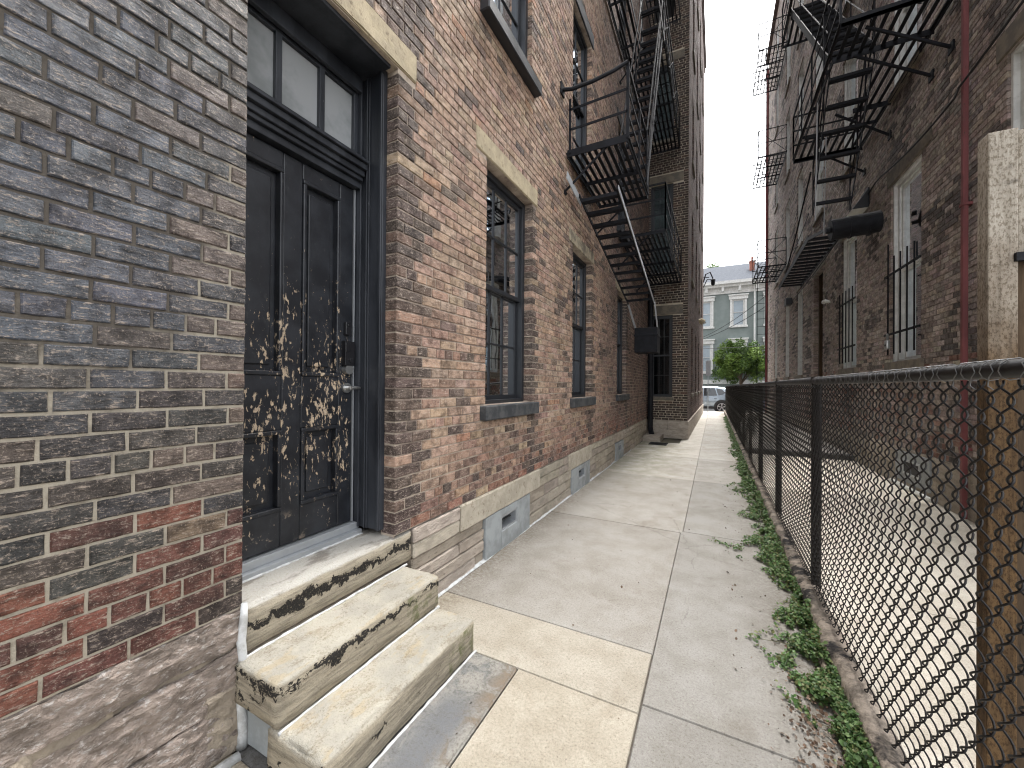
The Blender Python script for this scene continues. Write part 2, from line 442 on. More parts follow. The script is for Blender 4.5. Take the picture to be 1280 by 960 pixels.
M['wood_dark'] = mat_noise('brown_fence_wood', (.055, .034, .018), (.085, .055, .03), 3.0, .85, .7, 30, .003, (5, 5, .55), c3=(.03, .02, .012), s3=9, lo3=.58, hi3=.7)
M['leaf'] = mat_attr('leaf', .5, .45, .25)
M['litter'] = mat_attr('dry_leaf', .9, .2)
M['bark'] = mat_noise('bark', (.09, .065, .045), (.14, .11, .08), 12, .9, .8, 40)
M['asphalt'] = mat_noise('asphalt', (.05, .05, .052), (.065, .064, .063), 3, .9, .5, 200, .003)
M['siding'] = mat_noise('grey_green_wall_paint', (.19, .228, .22), (.22, .258, .248), 2, .8, .3, 30, .003)
M['slate'] = mat_noise('slate_roof', (.085, .092, .105), (.11, .118, .132), 8, 1.0, .3, 20, .01, (1, 1, 3), spec=.02)
M['red_brick'] = mat_noise('red_chimney_brick', (.32, .13, .09), (.24, .1, .075), 8, .9, .5, 30)
M['car_paint'] = mat_plain('silver_blue_car_paint', (.30, .36, .42), .25, metal=.35, Coat_Weight=.7)
M['car_blue'] = mat_plain('dark_blue_car_paint', (.02, .05, .16), .25, metal=.2, Coat_Weight=.7)
M['car_glass'] = mat_plain('car_glass', (.02, .025, .03), .05, spec=.9)
M['rubber'] = mat_plain('tyre_rubber', (.018, .018, .019), .75)
M['trim'] = mat_plain('dark_car_trim', (.025, .026, .028), .6)
M['rim'] = mat_plain('alloy_rim', (.5, .5, .52), .3, metal=.6)
M['tail'] = mat_plain('red_tail_lens', (.35, .02, .02), .25)
M['sign'] = mat_plain('bare_sign_back', (.33, .36, .39), .5, metal=.4)
M['cable'] = mat_plain('black_cable', (.02, .02, .022), .6)
M['chalk'] = mat_plain('pale_plastic', (.7, .7, .66), .6)

# ------------------------------------------------------------------ brickwork
CH, BP, JT = .0695, .195, .0105

def bricks(mb, s0, s1, z0, z1, holes, colfn, seed, bmat=0, near=None, J=JT, bp=BP, ch=CH, depth=.11, hdr=7, rough=1.0):
    """Common bond: six stretcher courses, then headers. Every brick is its own little raised block."""
    rnd = random.Random(seed)
    k = 0
    z = z0
    while z < z1 - .02:
        zt = min(z + ch - J, z1)
        header = (k % hdr) == 2
        pitch = bp / 2 if header else bp
        off = (.5 * bp if (k % 2) else 0) + (.25 * bp if header else 0) + rnd.uniform(-.012, .012)
        spans = [(s0, s1, False, False)]
        for (a, b, c, d) in holes:
            if zt > c + .012 and z < d - .012:
                ns = []
                for (u, v, e0, e1) in spans:
                    if b <= u or a >= v: ns.append((u, v, e0, e1)); continue
                    if a > u: ns.append((u, a, e0, True))
                    if b < v: ns.append((b, v, True, e1))
                spans = ns
        zj = rnd.uniform(-.0015, .0015)
        for (u, v, e0, e1) in spans:
            x = off + math.floor((u - off) / pitch) * pitch
            cuts = []
            while x < v:
                if x > u + 1e-6: cuts.append(x)
                x += pitch + rnd.uniform(-.001, .001)
            cuts = [c for c in cuts if c - u > .058 and v - c > .048]
            ed = [u] + cuts + [v]
            for i in range(len(ed) - 1):
                a = ed[i]; b = ed[i + 1] - (J if i < len(ed) - 2 else 0)
                if b - a < .012: continue
                L0, R0 = e0 and i == 0, e1 and i == len(ed) - 2
                one_brick(mb, a, b, z + zj, zt + zj, colfn(.5*(a+b), .5*(z+zt), rnd), rnd, bmat(.5*(a+b)) if callable(bmat) else bmat,
                          near(.5*(a+b), z) if near else 0, depth if L0 else .014, depth if R0 else .014, rough)
        z += ch
        k += 1

def one_brick(mb, a, b, c, d, col, rnd, mat, lod, dl, dr, rough=1.0):
    j = max(-.0012, rnd.gauss(.0004, .0010) * rough)
    tl, tr = [min(.002, max(-.0012, rnd.gauss(0, .0009) * rough)) for _ in (0, 1)]
    u = rnd.uniform
    col = (*col, rnd.random())
    if lod == 0:
        e = .0035
        q = [(a, c), (b, c), (b, d), (a, d)]
        jj = [j + tl, j + tr, j + tr, j + tl]
        o = [mb.V((p[0], jj[i] - .0025, p[1])) for i, p in enumerate(q)]
        inn = [mb.V((p[0] + (e if p[0] == a else -e) + u(-.001, .001), jj[i], p[1] + (e if p[1] == c else -e))) for i, p in enumerate(q)]
        bk = [mb.V((p[0], -(dl if p[0] == a else dr) if True else 0, p[1])) for p in q]
        mb.F((inn[0], inn[3], inn[2], inn[1]), mat, col)
        for i in range(4):
            n = (i + 1) % 4
            mb.F((o[i], inn[i], inn[n], o[n]), mat, col)
            mb.F((bk[i], o[i], o[n], bk[n]), mat, col)
        return
    nx = max(3, int((b - a) / .022)); nz = 5
    xs = [a, a + .004] + [a + (b - a) * k / nx for k in range(1, nx)] + [b - .004, b]
    zs = [c, c + .004] + [c + (d - c) * k / nz for k in range(1, nz)] + [d - .004, d]
    sd = rnd.uniform(0, 500)
    g = []
    for ii, z in enumerate(zs):
        row = []
        for jj, x in enumerate(xs):
            edge = ii in (0, len(zs) - 1) or jj in (0, len(xs) - 1)
            t = (x - a) / (b - a)
            n = noise.noise(Vector((x * 40 + sd, z * 60, sd)))
            n2 = noise.noise(Vector((x * 15 + sd, z * 18, sd + 9)))
            h = j + tl * (1 - t) + tr * t + .0009 * n + .0008 * n2 - (.0026 if edge else 0)
            px, pz = x, z
            if edge:
                px += .0022 * n2 if jj in (0, len(xs) - 1) else 0
                pz += (.0028 * noise.noise(Vector((x * 28 + sd, 3.3, sd)))) if ii in (0, len(zs) - 1) else 0
            row.append(mb.V((px, h, pz)))
        g.append(row)
    nX, nZ = len(xs), len(zs)
    for ii in range(nZ - 1):
        for jj in range(nX - 1):
            mb.F((g[ii][jj], g[ii+1][jj], g[ii+1][jj+1], g[ii][jj+1]), mat, col)
    ring = [g[0][k] for k in range(nX)] + [g[k][-1] for k in range(1, nZ)] + [g[-1][k] for k in range(nX - 2, -1, -1)] + [g[k][0] for k in range(nZ - 2, 0, -1)]
    pos = [(xs[k], zs[0]) for k in range(nX)] + [(xs[-1], zs[k]) for k in range(1, nZ)] + [(xs[k], zs[-1]) for k in range(nX - 2, -1, -1)] + [(xs[0], zs[k]) for k in range(nZ - 2, 0, -1)]
    bk = [mb.V((p[0], -(dl if p[0] < a + .005 else dr if p[0] > b - .005 else .014), p[1])) for p in pos]
    for k in range(len(ring)):
        n = (k + 1) % len(ring)
        mb.F((bk[k], ring[k], ring[n], bk[n]), mat, col)

def mortar(mb, s0, s1, z0, z1, holes, mat, n=-.007, depth=.12, rets=True):
    ss = sorted(set([s0, s1] + [min(max(k, s0), s1) for h in holes for k in h[:2]]))
    zs = sorted(set([z0, z1] + [min(max(k, z0), z1) for h in holes for k in h[2:4]]))
    for i in range(len(ss) - 1):
        for j in range(len(zs) - 1):
            cs, cz = .5*(ss[i]+ss[i+1]), .5*(zs[j]+zs[j+1])
            if any(h[0] < cs < h[1] and h[2] < cz < h[3] for h in holes): continue
            col = (1, 1, 1)
            mb.poly([(ss[i], n, zs[j]), (ss[i], n, zs[j+1]), (ss[i+1], n, zs[j+1]), (ss[i+1], n, zs[j])], mat, col)
    g = .005
    for (a, b, c, d) in (holes if rets else ()):
        a, b = a - g, b + g
        for q in (((a, n, c), (a, n, d), (a, -depth, d), (a, -depth, c)), ((b, n, c), (b, n, d), (b, -depth, d), (b, -depth, c)),
                  ((a, n, d), (b, n, d), (b, -depth, d), (a, -depth, d)), ((a, n, c), (b, n, c), (b, -depth, c), (a, -depth, c))):
            mb.poly(q, mat)

def pick(rnd, pal):
    t = sum(p[0] for p in pal); r = rnd.uniform(0, t)
    for w, c in pal:
        r -= w
        if r <= 0: break
    k = rnd.gauss(1, .075)
    return tuple(max(.01, x * k * rnd.gauss(1, .03)) for x in c)

def lerp(a, b, t): return tuple(x + (y - x) * t for x, y in zip(a, b))
def sstep(x, a, b):
    t = min(1, max(0, (x - a) / (b - a))); return t * t * (3 - 2 * t)

NEARPAL = [(4, (.046, .044, .046)), (4, (.055, .050, .048)), (3, (.066, .056, .050)), (1.5, (.082, .064, .053)), (.25, (.11, .06, .045))]
BLUE_SHEEN = [(4, (.098, .108, .13)), (3, (.112, .122, .145)), (2, (.085, .09, .105)), (1, (.115, .098, .088))]  # blue-grey glazed soot, with the sky's sheen put into the brick colour
REDS = [(3, (.105, .045, .036)), (3, (.15, .055, .04)), (1.2, (.20, .075, .048)), (1.5, (.055, .04, .036)), (.25, (.18, .135, .09))]
TAN = [(5, (.47, .32, .23)), (4, (.42, .275, .197)), (3, (.51, .36, .262)), (2, (.36, .23, .165)), (.7, (.22, .15, .12)), (.35, (.45, .25, .16))]
SOOT = [(4, (.052, .043, .042)), (3, (.08, .06, .053)), (1.2, (.14, .09, .07))]
BROWN = [(4, (.22, .15, .125)), (3, (.27, .18, .15)), (2, (.16, .11, .094)), (1, (.10, .078, .07))]

W_LEFT = [(2.855, 3.81), (5.15, 6.10), (7.95, 8.90)]
def left_col(y, z, r):
    nz = noise.noise(Vector((y * 1.1, z * 1.4, 3.0))) + .35 * noise.noise(Vector((y * 4, z * 6, 9.0)))
    if y < 1.0:
        zz = z + .12 * nz
        if zz < .86: return pick(r, REDS)
        if zz < 1.02: return pick(r, REDS if r.random() < .45 else NEARPAL)
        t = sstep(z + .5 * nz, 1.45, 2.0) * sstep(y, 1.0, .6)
        c = pick(r, NEARPAL); b = pick(r, BLUE_SHEEN)
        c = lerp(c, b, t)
        if y > .62 and r.random() < .4: c = lerp(c, (.20, .145, .115), .6)
        return c
    edge = min([abs(y - 1.80) * 1.0] + [abs(y - b) * 1.7 for a, b in W_LEFT if z < 3.6] + [9])
    soot = sstep(edge + .1 * nz, .34, .05)
    soot = max(soot * .9, sstep(nz, .34, .75) * .7)
    far = sstep(y + .6 * nz, 6.0, 8.0)
    low = sstep(z + .1 * nz, 1.15, .6)
    c = lerp(pick(r, TAN), pick(r, BROWN), far)
    if low > 0 and r.random() < .8: c = lerp(c, pick(r, [(3, (.27, .15, .12)), (2, (.30, .125, .085)), (2, (.16, .10, .085))]), low * .75)
    if r.random() < soot: c = lerp(c, pick(r, SOOT), .85)
    elif r.random() < .09: c = lerp(c, pick(r, SOOT), .75)
    return c
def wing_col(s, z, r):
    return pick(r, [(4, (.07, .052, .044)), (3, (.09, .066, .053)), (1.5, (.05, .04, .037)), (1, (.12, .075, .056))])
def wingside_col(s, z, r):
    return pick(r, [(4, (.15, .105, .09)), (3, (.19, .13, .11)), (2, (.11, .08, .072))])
def right_col(y, z, r):
    nz = noise.noise(Vector((y * .9, z * 1.2, 30.0))) + .4 * noise.noise(Vector((y * 4, z * 5, 40.0)))
    c = pick(r, [(4, (.39, .32, .28)), (3, (.45, .38, .33)), (2, (.28, .235, .21)), (1, (.51, .43, .375))])
    if r.random() < sstep(nz, .0, .5) * .75: c = lerp(c, pick(r, [(1, (.06, .054, .054)), (1, (.11, .092, .086))]), .85)
    if z < 1.9 and r.random() < .22: c = lerp(c, (.30, .14, .10), .7)
    return c

# ------------------------------------------------------------------ windows
def stone(T, a, b, sub=.06, amp=.004, seed=0, col=(1, 1, 1), mb=None, mat=0, crust=None, fine=0, edge=.008):
    """A dressed block with slightly uneven faces and rounded, chipped edges; a, b are opposite corners in (s, n, z)."""
    mb = mb or MB(T)
    lo = [min(a[i], b[i]) for i in range(3)]; hi = [max(a[i], b[i]) for i in range(3)]
    ax = []
    for i in range(3):
        L = hi[i] - lo[i]; e = min(edge, L * .2)
        n = max(1, int((L - 2 * e) / sub))
        ax.append([lo[i], lo[i] + e] + [lo[i] + e + (L - 2 * e) * k / n for k in range(1, n)] + [hi[i] - e, hi[i]])
    vid = {}
    def vert(i, j, k):
        key = (i, j, k)
        if key in vid: return vid[key]
        p = [ax[0][i], ax[1][j], ax[2][k]]
        ends = [i in (0, len(ax[0]) - 1), j in (0, len(ax[1]) - 1), k in (0, len(ax[2]) - 1)]
        ne = sum(ends)
        P3 = Vector((p[0] * 6 + seed, p[1] * 6, p[2] * 9))
        n = noise.noise(P3) + .6 * noise.noise(P3 * 3.1) + .35 * noise.noise(P3 * 8)
        for q in range(3):
            if ends[q]:
                sgn = -1 if p[q] == lo[q] else 1
                p[q] += sgn * amp * n
                if fine: p[q] += sgn * fine * (noise.noise(Vector((p[0] * 22, p[1] * 22 + seed, p[2] * 60))) + .7 * noise.noise(Vector((p[0] * 50, p[1] * 50 + seed, p[2] * 90))))
                if ne >= 2: p[q] -= sgn * (edge * .55 + max(0, amp * 1.6 * noise.noise(P3 * 2.2 + Vector((5, 5, 5)))))
        vid[key] = mb.V(p)
        return vid[key]
    D = [len(x) for x in ax]
    def emit(fi, cen):
        c = crust(cen) if crust else col
        mb.F(fi, mat, c)
    def mid(i, j, k): return (ax[0][min(i, D[0]-1)], ax[1][min(j, D[1]-1)], ax[2][min(k, D[2]-1)])
    for i in range(D[0] - 1):
        for j in range(D[1] - 1):
            emit((vert(i, j, 0), vert(i, j+1, 0), vert(i+1, j+1, 0), vert(i+1, j, 0)), mid(i, j, 0))
            k = D[2] - 1
            emit((vert(i, j, k), vert(i+1, j, k), vert(i+1, j+1, k), vert(i, j+1, k)), mid(i, j, k))
    for i in range(D[0] - 1):
        for k in range(D[2] - 1):
            emit((vert(i, 0, k), vert(i+1, 0, k), vert(i+1, 0, k+1), vert(i, 0, k+1)), mid(i, 0, k))
            j = D[1] - 1
            emit((vert(i, j, k), vert(i, j, k+1), vert(i+1, j, k+1), vert(i+1, j, k)), mid(i, j, k))
    for j in range(D[1] - 1):
        for k in range(D[2] - 1):
            emit((vert(0, j, k), vert(0, j, k+1), vert(0, j+1, k+1), vert(0, j+1, k)), mid(0, j, k))
            i = D[0] - 1
            emit((vert(i, j, k), vert(i, j+1, k), vert(i, j+1, k+1), vert(i, j, k+1)), mid(i, j, k))
    return mb

def sash_window(T, parent, a, b, c, d, frame_m, glass_m, grid=(3, 2), blind=None, sill=None, sill_m=None, rec=-.09,
                fw=.055, simple=False, lining=0):
    """Sash window in the opening s a..b, z c..d.  window > pane, sill, blind, room."""
    f = MB(T)
    o = -.012
    f.box((a, rec - .09, c), (a + fw, rec + .03, d)).box((b - fw, rec - .09, c), (b, rec + .03, d))
    f.box((a + fw, rec - .09, d - fw), (b - fw, rec + .03, d)).box((a + fw, rec - .09, c), (b - fw, rec + .03, c + .035))
    m = .5 * (c + d) + .02
    ia, ib = a + fw, b - fw
    r = .042
    for (z0, z1, n0, n1) in ((m - .02, d - fw, rec - .028, rec + .002), (c + .035, m + .02, rec - .068, rec - .036)):
        f.box((ia, n0, z0), (ia + r, n1, z1)).box((ib - r, n0, z0), (ib, n1, z1))
        f.box((ia + r, n0, z1 - r), (ib - r, n1, z1)).box((ia + r, n0, z0), (ib - r, n1, z0 + r))
        if grid and not simple:
            nm = .5 * (n0 + n1)
            for g in range(1, grid[0]):
                s = ia + r + (ib - ia - 2 * r) * g / grid[0]
                f.box((s - .009, nm - .006, z0 + r), (s + .009, nm + .010, z1 - r))
            for g in range(1, grid[1]):
                z = z0 + r + (z1 - z0 - 2 * r) * g / grid[1]
                f.box((ia + r, nm - .007, z - .009), (ib - r, nm + .012, z + .009))
    w = f.build('window', frame_m, parent, bevel=0 if simple else .003)
    p = MB(T)
    n0 = rec - .015
    p.poly([(ia + r, n0, m + .01), (ib - r, n0, m + .01), (ib - r, n0, d - fw - r), (ia + r, n0, d - fw - r)])
    n1 = rec - .054
    p.poly([(ia + r, n1, c + .06), (ib - r, n1, c + .06), (ib - r, n1, m - .01), (ia + r, n1, m - .01)])
    p.build('pane', glass_m, w)
    k = MB(T)
    k.box((a, rec - 1.2, c), (b, rec - 1.19, d)).box((a - .3, rec - 1.2, c - .3), (a - .29, rec - .1, d)).box((b + .29, rec - 1.2, c - .3), (b + .3, rec - .1, d))
    k.box((a - .3, rec - 1.2, c - .31), (b + .3, rec - .1, c - .3)).box((a - .3, rec - 1.2, d + .0), (b + .3, rec - .1, d + .01))
    k.build('room', M['room'], w)
    if blind:
        q = MB(T)
        z = blind[0]
        while z < blind[1]:
            q.poly([(ia + blind[2], rec - .125, z), (ib - blind[3], rec - .125, z), (ib - blind[3], rec - .105, z + .019), (ia + blind[2], rec - .105, z + .019)])
            z += .026
        q.build('blind', M['blind'], w)
    if sill:
        q = stone(T, (a - sill[0], rec, c - sill[1]), (b + sill[0], sill[2], c - .003), .12, .0025, a * 7)
        q.build('sill', sill_m, w)
    if lining:
        q = MB(T)
        q.box((a + .001, rec + .032, c), (a + lining, -.03, d - .001)).box((b - lining, rec + .032, c), (b - .001, -.03, d - .001)).box((a + lining, rec + .032, d - lining), (b - lining, -.03, d - .001))
        q.build('jamb', frame_m, w)
    return w

# ================================================================== LEFT BUILDING
XL = -1.73
TL = frame((XL, 0, 0), (0, 1, 0), (1, 0, 0))
left = empty('brick_building', (-4.5, 6.0, 0), 'tan and black weathered brick building with peeling black door, along left side of the alley', 'building')
Y0, Y1, ZT = -3.2, 12.20, 19.6
UP = [(2.82, 3.75), (5.10, 6.0), (7.95, 8.9)]
DOOR = (.93, 1.80, .36, 3.452)
holesL = [DOOR] + [(a, b, 1.20, 3.60) for a, b in ()]
winL, lintL = [], []
for (a, b) in W_LEFT: winL.append((a, b, 1.33, 3.455))
for i, (a, b) in enumerate(UP):
    winL.append((a, b, 4.72 if i != 1 else 4.60, 6.86))
    winL.append((a, b, 8.25 if i == 0 else 8.72, 10.5))
    winL.append((a, b, 12.0, 13.9))
solids = [(.78, 1.962, 3.452, 3.636)]                                     # door lintel
solids += [(a - .17, b + .11, 3.455, 3.64) for a, b in W_LEFT]
solids += [(a - .08, b + .09, 1.20, 1.33) for a, b in W_LEFT]
solids += [(a - .12, b + .1, 6.86, 7.08) for a, b in UP]
solids += [(a - .09, b + .12, (4.60 if i != 1 else 4.53), 4.72) for i, (a, b) in enumerate(UP) if i != 1]
solids += [(2.50, 4.02, .37, .57), (5.02, 6.1, .35, .57)]                   # basement lintels
mb = MB(TL)
mb_holes = [DOOR] + winL + solids
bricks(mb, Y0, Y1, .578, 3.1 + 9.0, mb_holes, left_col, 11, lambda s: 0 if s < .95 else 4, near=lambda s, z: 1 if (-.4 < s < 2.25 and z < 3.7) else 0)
mortar(mb, Y0, .94, .57, 12.2, [DOOR], 1, n=-.0062, rets=False)
mortar(mb, .94, Y1, .57, 12.2, [DOOR] + winL, 2)
# upper storeys out of the picture, roof, back
mb.poly([(Y0, -.007, 12.2), (Y1, -.007, 12.2), (Y1, -.007, ZT), (Y0, -.007, ZT)], 3)
mb.poly([(Y0, -.007, ZT), (Y1, -.007, ZT), (Y1, -6, ZT), (Y0, -6, ZT)], 3)
mb.poly([(Y0, -6, 0), (Y1, -6, 0), (Y1, -6, ZT), (Y0, -6, ZT)], 3)
mb.poly([(Y0, -.007, 0), (Y0, -6, 0), (Y0, -6, ZT), (Y0, -.007, ZT)], 3)
mb.poly([(Y1, -.007, 0), (Y1, -6, 0), (Y1, -6, ZT), (Y1, -.007, ZT)], 3)
mb.build('wall', [M['brick_near'], M['mortar_near'], M['mortar'], M['shell'], M['brick']], left)

# --- the projecting wing at the far end (front faces the viewer, side runs on to the street)
WA = math.atan2(.105, 13.3)
wd = (math.sin(WA), math.cos(WA))
XW, YW = -.662, 12.20
TWf = frame((XL, YW, 0), (1, 0, 0), (0, -1, 0))
TWs = frame((XW, YW, 0), (wd[0], wd[1], 0), (wd[1], -wd[0], 0))
WL = XW - XL
wl = 13.3
ZW = 20.3
wf = [(.045, .665, 1.20, 3.60), (.045, .665, 4.85, 7.45), (.10, .665, 8.75, 11.0), (.10, .665, 12.3, 14.5)]
wfs = [(-.0, .94, 3.60, 3.88), (-.0, .94, 7.45, 7.72), (.0, .94, 11.0, 11.25), (0, .70, 1.10, 1.20)]
mb = MB(TWf)
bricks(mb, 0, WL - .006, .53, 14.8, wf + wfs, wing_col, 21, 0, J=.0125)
mortar(mb, 0, WL - .004, .52, 14.8, wf, 1)
mb.poly([(0, -.007, 14.8), (WL, -.007, 14.8), (WL, -.007, ZW), (0, -.007, ZW)], 3)
ms = MB(TWs)
wsw = []
for y in (1.6, 4.2, 6.9, 9.8):
    for z in (1.3, 5.0, 8.8, 12.4, 16.0): wsw.append((y, y + .95, z, z + 2.2))
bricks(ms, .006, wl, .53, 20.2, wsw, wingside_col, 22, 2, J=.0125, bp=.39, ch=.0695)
mortar(ms, .004, wl, .52, ZW, wsw, 3)
ms.poly([(0, 0, ZW), (wl, 0, ZW), (wl, -5, ZW), (0, -5, ZW)], 4)
ms.poly([(wl, -.007, 0), (wl, -5, 0), (wl, -5, ZW), (wl, -.007, ZW)], 4)
ms.poly([(0, -5, 0), (wl, -5, 0), (wl, -5, ZW), (0, -5, ZW)], 4)
ms.box((.0, -.3, ZW), (wl + .1, .10, ZW + .12), 4).box((0, -.3, ZW - .35), (wl, .05, ZW - .25), 4)
o = mb.build('wall', [M['brick_far'], M['mortar_tan'], M['brick_far'], M['shell'], M['shell']], left)
o['label'] = 'dark brown brick wall of the projecting wing with pale joints'
o = ms.build('wall', [M['brick_far'], M['mortar_tan'], M['brick_far'], M['mortar_dark'], M['shell']], left)
o['label'] = 'long side wall of the wing running to the street'
for (a, b, c, d) in wf[:3]:
    sash_window(TWf, left, a, b, c, d, M['sash'], M['glass'] if c > 4 else M['glass_dark'], (3, 2), None, (.03, .10, .035), M['lime_dark'])
for (a, b, c, d) in wfs[:3]:
    stone(TWf, (a + .004, -.1, c + .006), (b, .008, d), .15, .003, c).build('lintel', M['lime_dark'], left)
for (a, b, c, d) in wsw:
    sash_window(TWs, left, a, b, c, d, M['sash'], M['glass'], None, None, (.06, .12, .05), M['lime_dark'], simple=True)
stone(TWf, (.002, -.3, 0), (WL + .02, .03, .26), .12, .006, 3).build('plinth_stone', M['plinth'], left)
stone(TWf, (.002, -.3, .262), (.55, .022, .515), .12, .006, 4).build('plinth_stone', M['plinth'], left)
stone(TWf, (.556, -.3, .262), (WL + .016, .028, .515), .12, .006, 5).build('plinth_stone', M['plinth'], left)
mb = MB(TWs)
stone(TWs, (.031, -.3, 0), (wl, .03, .50), .5, .006, 7, mb=mb)
mb.build('plinth', M['plinth'], left)

# --- windows of the main wall
for i, (a, b) in enumerate(W_LEFT):
    w = sash_window(TL, left, a, b, 1.33, 3.455, M['sash'], M['glass'], (3, 2), (1.42, 3.3, .01, .02 if i else .05) if i < 2 else None, (.075, .125, .062), M['sill'], rec=-.125)
    stone(TL, (a - .17, -.16, 3.458), (b + .108, .007, 3.637), .12, .003, a).build('lintel', M['lime'] if i < 1 else M['lime_mid'], left)
for i, (a, b) in enumerate(UP):
    c = 4.72 if i != 1 else 4.60
    sash_window(TL, left, a, b, c, 6.86, M['sash'], M['glass'] if i != 1 else M['glass'], (2, 2), None, (.09, .12, .085) if i != 1 else (.0, .07, .03), M['sash'], rec=-.08 if i != 1 else -.10)
    stone(TL, (a - .12, -.10, 6.865), (b + .098, .012, 7.075), .12, .003, a).build('lintel', M['sash'], left)
    sash_window(TL, left, a, b, 8.25 if i == 0 else 8.72, 10.5, M['sash'], M['glass'], (2, 2), None, (.06, .1, .05), M['sash'], simple=True)
    sash_window(TL, left, a, b, 12.0, 13.9, M['sash'], M['glass'], None, None, None, None, simple=True)

# --- plinth of the main wall
mb = MB(TL)
def course(z0, z1, s0, s1, lens, seed, n=.0, amp=.007, tint=None):
    r = random.Random(seed); s = s0
    while s < s1 - .02:
        e = min(s1, s + r.uniform(*lens))
        if s1 - e < .12: e = s1
        k = r.uniform(.8, 1.12)
        stone(TL, (s + .003, -.3, z0 + .003), (e - .003, n + r.uniform(-.008, .006), z1 - .003), .05 if s < 5 else .12, amp, r.uniform(0, 99), (k, k * r.uniform(.97, 1.02), k * r.uniform(.92, 1)), mb=mb)
        s = e
# right of the steps: thin courses, then stone again beyond each cement patch; one object per stretch
for (a, b, ua, ub) in ((1.965, 2.852, 1.965, 2.49), (3.762, 5.14, 4.03, 5.01), (6.01, 7.85, 6.11, 7.69), (8.6, 12.2, 8.76, 12.2)):
    mb = MB(TL)
    if a < 2:
        for k, (c, d) in enumerate(((0, .095), (.095, .19), (.19, .28), (.28, .365))): course(c, d, a, b, (.45, .9), int(a * 10) + k, amp=.006)
    else:
        course(.0, .115, a, b, (.5, .9), int(a * 10)); course(.115, .235, a, b, (.4, .8), int(a * 11)); course(.235, .365, a, b, (.35, .7), int(a * 12))
    course(.365, .465, ua, ub, (.4, .8), int(a * 13), .004); course(.465, .565, ua, ub, (.4, .8), int(a * 14), .004)
    mb.build('plinth', M['plinth'], left)
mb = MB(TL); course(.365, .565, 7.70, 8.75, (.5, .8), 77, .004); mb.build('plinth_stone', M['plinth'], left)
# left of the steps: big split rubble blocks
mb = MB(TL)
def rubble(a, b, c, d, seed, sl=0.0, k=1.0):
    stone(TL, (a, -.3, c), (b, .0, d), .018 if b > .3 else .05, .013, seed, (k, k, k), mb=mb, fine=.006)
for (a, b, c, d, k) in ((-3.2, -1.0, 0, .572, .9), (-.99, .935, .425, .572, 1.0), (-.99, .10, .20, .415, 1.0), (.115, .93, .21, .405, 1.02), (-.99, .52, 0, .195, .92), (.535, .925, 0, .205, .95)):
    rubble(a, b, c, d, a * 13 + c * 5, 0, k)
mb.build('plinth', M['rubble'], left)
mb = MB(TL)
mb.poly([(-3.2, -.022, 0), (.93, -.022, 0), (.93, -.022, .575), (-3.2, -.022, .575)])
stone(TL, (-.6, -.05, .37), (.55, -.004, .445), .02, .013, 8, mb=mb, fine=.004)
stone(TL, (.80, -.05, .0), (.93, .004, .27), .018, .016, 9, mb=mb, fine=.004)
mb.build('pointing', M['pointing'], left)
# basement lintels, cement patches with vents
for (a, b, c, d, va, vb, la, lb, ld) in ((2.86, 3.755, 0, .365, 3.14, 3.46, 2.495, 4.025, .572), (5.145, 6.005, 0, .35, 5.45, 5.75, 5.015, 6.105, .572), (7.855, 8.595, 0, .35, 8.1, 8.4, 7.7, 8.75, .36)):
    mb = MB(TL)
    v0, v1 = c + .16, c + .30
    mb.box((a, -.25, c), (va, .014, d)).box((vb, -.25, c), (b, .014, d)).box((va, -.25, c), (vb, .014, v0)).box((va, -.25, v1), (vb, .014, d))
    pt = mb.build('cement_patch', M['patch'], left, bevel=.004)
    mb = MB(TL)
    mb.box((va, -.10, v0), (va + .022, .006, v1)).box((vb - .022, -.10, v0), (vb, .006, v1)).box((va + .022, -.10, v1 - .02), (vb - .022, .006, v1)).box((va + .022, -.10, v0), (vb - .022, .006, v0 + .016))
    mb.box((va, -.2, v0), (vb, -.19, v1), 1).box((va + .02, -.06, v0 + .05), (vb - .02, -.045, v0 + .062), 1)
    mb.build('vent_frame', [M['alu'], M['room']], pt)
    if ld > .5: stone(TL, (la, -.2, d + .004), (lb, .016, ld), .08, .004, a).build('lintel', M['lime_pale'], left)
# caulk bead where wall meets paving, and up beside the steps
mb = MB()
r = random.Random(4)
ys = [1.97 + .08 * k for k in range(0, 95)]
for a, b in zip(ys[:-1], ys[1:]):
    w0, w1 = .006 + .012 * noise.noise(Vector((a * 4, 0, 0))), .006 + .012 * noise.noise(Vector((b * 4, 0, 0)))
    mb.poly([(XL - .01, a, .024), (XL + .01 + w0, a, .004), (XL + .01 + w1, b, .004), (XL - .01, b, .024)])
mb.build('caulk_bead', M['caulk'], left, smooth=True)
mb = MB()
pts = [(XL + .006, .93 + .006 * math.sin(z * 25), z) for z in [0, .06, .12, .2, .28, .36, .44, .52, .59]]
mb.tube(pts, [.022, .02, .018, .016, .016, .017, .018, .016, .012], 8)
mb.build('caulk_bead', M['caulk'], left, smooth=True)
mb = MB()
pts = [(XL + .03 + .02 * math.sin(k * 2.1), -.5 + .14 * k, .004) for k in range(11)]
mb.tube(pts, .02, 6)
mb.build('caulk_bead', M['caulk'], left, smooth=True)

# --- door, frame, transom
stone(TL, (.78, -.16, 3.456), (1.960, .008, 3.634), .07, .004, 2).build('lintel', M['lime'], left)
XD = -.30                                              # door face, local n
fr = MB(TL)
JY = 1.765
zb, zt = .60, 3.45
